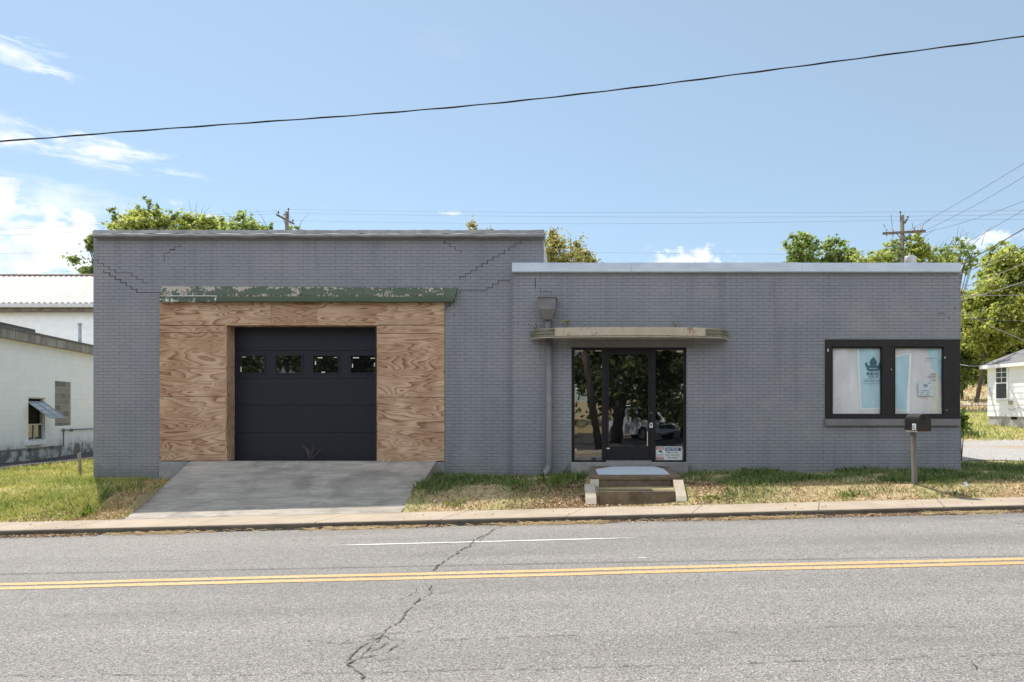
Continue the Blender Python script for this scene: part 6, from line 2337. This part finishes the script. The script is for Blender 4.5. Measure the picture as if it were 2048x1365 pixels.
x, y = sample(16000, -11, 11, KERB_Y - 0.20, KERB_Y - 0.01)
k = RNG.random(len(x)) < np.clip(0.28 + 1.2 * fbm(x, y * 0.2, 2.3, 33), 0.03, 1) * (1 - (KERB_Y - y) / 0.22)
x, y = x[k], y[k]
n = len(x)
c = np.column_stack([x, y, zs(x) - 0.1 + RNG.uniform(0.002, 0.035, n)])
az = RNG.normal(0, 0.5, n)
dvec = np.column_stack([np.cos(az), np.sin(az), RNG.normal(0, 0.12, n)]) * RNG.uniform(0.03, 0.10, n)[:, None]
sv = np.column_stack([np.zeros(n), np.ones(n) * 0.003, np.ones(n) * 0.003])
V = np.stack([c - dvec - sv, c - dvec + sv, c + dvec + sv, c + dvec - sv], 1).reshape(-1, 3)
structure(fast_mesh('gutter_straw', V, np.arange(4 * n).reshape(n, 4), MAT['grass_dry']), 'pale straw washed along the kerb gutter', 'straw', 'stuff')


def clump(name, label, cat, cx, cy, spread, n, h0, h1, wid, mat, lean=0.5, seed=0, droop=0.35):
    rng = np.random.default_rng(seed)
    p = np.column_stack([cx + rng.normal(0, spread, n), cy + rng.normal(0, spread * 0.6, n)])
    o = blades(name, p, rng.uniform(h0, h1, n), wid, mat, lean, rng, droop)
    return tag(o, label, cat)


cpx, cpy = PX(1112, -1.75), -1.75
clump('grass_clump', 'tall arching pale green grass clump beside the broken cheek of the entrance steps', 'weed', cpx, cpy, 0.10, 60, 0.25, 0.5, 0.011, 'weed', 0.65, 3, 0.7)
clump('grass_clump', 'smaller light green weed near the tall arching grass clump', 'weed', PX(1032, -1.8), -1.8, 0.05, 24, 0.12, 0.25, 0.011, 'weed', 0.7, 4, 0.5)
clump('grass_clump', 'bright yellow green weed clump at the sidewalk corner of the lawn', 'weed', PX(183, -2.65), -2.65, 0.09, 110, 0.10, 0.26, 0.013, 'weed', 0.6, 5, 0.4)
clump('grass_clump', 'bright weed at the foot of the ramp by the sidewalk', 'weed', PX(905, -2.7), -2.7, 0.10, 50, 0.05, 0.12, 0.012, 'weed', 0.8, 6, 0.3)
clump('grass_clump', 'upright seeding weeds beside the whole cheek of the steps', 'weed', PX(1405, -1.3), -1.3, 0.16, 60, 0.15, 0.36, 0.006, 'grass', 0.3, 7, 0.2)
clump('grass_clump', 'low broad leaved weed in the dry verge near the whole step cheek', 'weed', PX(1432, -2.75), -2.75, 0.08, 40, 0.04, 0.10, 0.02, 'weed', 0.9, 8, 0.3)
clump('grass_clump', 'low green weed in the dry verge below the window', 'weed', PX(1700, -2.72), -2.72, 0.10, 60, 0.05, 0.13, 0.016, 'weed', 0.9, 9, 0.3)
clump('grass_clump', 'green weed tuft at the sidewalk edge near the mailbox', 'weed', PX(1850, -2.95), -2.95, 0.10, 60, 0.02, 0.06, 0.010, 'weed', 0.9, 10, 0.3)
clump('grass_clump', 'dark shaded grass tuft on the bank between ramp and lawn', 'weed', PX(240, -1.9), -1.9, 0.16, 260, 0.12, 0.30, 0.007, 'grass', 0.4, 11, 0.3)
clump('grass_clump', 'low dark bush on the far lawn edge beside the gravel', 'bush', PX(1933, 9.5), 9.5, 0.28, 400, 0.2, 0.42, 0.016, 'grass', 0.6, 12, 0.3)
# leafy shrub behind the wing's right corner
rng = np.random.default_rng(31)
V, Fq = leaf_cloud([P(1924, 842, 1.6), P(1928, 835, 1.6), P(1922, 852, 1.6), P(1930, 848, 1.7), P(1918, 862, 1.7)], [0.16, 0.14, 0.14, 0.1, 0.15], 120, 0.12, rng)
shrub = thing('leafy_shrub', 'green broad leaved shrub poking out behind the window corner of the wall', 'shrub', (PX(1922, 1.65), 1.65, float(H(PX(1922, 1.65), 1.65))))
fast_mesh('foliage', V, Fq, MAT['weed'], shrub)
m = MB()
for a in (-0.1, 0.0, 0.08):
    m.tube([(PX(1922, 1.65), 1.65, float(H(PX(1922, 1.65), 1.65)) - 0.05), (PX(1922, 1.65) + a, 1.65, 1.05)], [0.015, 0.006], 5)
m.build('stem', MAT['stem'], shrub)


def dry_plant(label, cx, cy, cz, hgt, n, spread, r, seed, leaves=0):
    rng = np.random.default_rng(seed)
    m = MB()
    cs = []
    for i in range(n):
        b = Vector((cx + rng.normal(0, 0.05), cy + rng.normal(0, 0.02), cz - 0.01))
        t = b + Vector((rng.normal(0, spread), rng.normal(0, spread * 0.3), hgt * rng.uniform(0.6, 1)))
        md = b.lerp(t, 0.55) + Vector((rng.normal(0, 0.02), 0, 0))
        m.tube([b, md, t], [r, r * 0.8, r * 0.4], 4)
        for k in range(3):
            s = b.lerp(t, rng.uniform(0.45, 0.9))
            e = s + Vector((rng.normal(0, 0.05), rng.normal(0, 0.02), rng.uniform(0.03, 0.09)))
            m.tube([s, e], [r * 0.6, r * 0.3], 3)
            cs.append(e)
    if not leaves:
        return tag(m.build('dry_weed', MAT['stem'], None), label, 'weed')
    root = thing('roof_weed', label, 'weed', (cx, cy, cz))
    m.build('stem', MAT['stem'], root)
    V, Fq = leaf_cloud(cs, [0.02] * len(cs), leaves, 0.04, rng)
    fast_mesh('foliage', V, Fq, MAT['leaf_olive'], root)
    return root


dry_plant('dry leafless weed growing at the foot of the garage door', PX(619, 0.12), 0.12, 0.30, 0.34, 5, 0.10, 0.006, 2)
dry_plant('tuft of weeds on the canopy beside the downspout', PX(1128, -0.3), -0.3, CZ1, 0.16, 7, 0.06, 0.003, 3, 40)
dry_plant('tiny weed on the canopy tip behind the downspout', PX(1071, -0.2), -0.2, CZ1, 0.09, 4, 0.03, 0.003, 4, 10)
dry_plant('tiny weed on the canopy end farthest from the downspout', PX(1357, -0.3), -0.3, CZ1, 0.09, 4, 0.03, 0.003, 5, 10)
dry_plant('bare twig sticking up behind the wing roof flashing', PX(1492, 6), 6.0, 3.75, 1.1, 3, 0.18, 0.012, 6, 14)

# leafy twig dropped on the road
tx, ty = road_at(1592, 1033)
rng = np.random.default_rng(77)
tw = thing('fallen_twig', 'small leafy green twig lying on the road near the kerb', 'twig', (tx, ty, float(zs(tx)) - 0.1))
m = MB()
m.tube([(tx - 0.1, ty, float(zs(tx)) - 0.085), (tx + 0.05, ty + 0.02, float(zs(tx)) - 0.08), (tx + 0.17, ty - 0.02, float(zs(tx)) - 0.09)], 0.005, 5)
m.build('stem', MAT['stem'], tw)
V, Fq = leaf_cloud([(tx - 0.08, ty, float(zs(tx)) - 0.07), (tx, ty, float(zs(tx)) - 0.07), (tx + 0.1, ty, float(zs(tx)) - 0.08)], [0.06, 0.06, 0.05], 26, 0.08, rng, 0.3)
fast_mesh('foliage', V, Fq, MAT['leaf_green'], tw)
m = MB()
cxp, cyp = PX(1931, -2.55), -2.55
zc = float(H(cxp, cyp)) + 0.05
m.add([(cxp - .03, cyp, zc), (cxp + .02, cyp - .02, zc + .01), (cxp + .03, cyp + .02, zc + .07), (cxp - .02, cyp + .015, zc + .06)], [(0, 1, 2, 3)])
tag(m.build('paper_scrap', MAT['paper'], None), 'crumpled white paper scrap in the dry grass past the mailbox', 'litter')
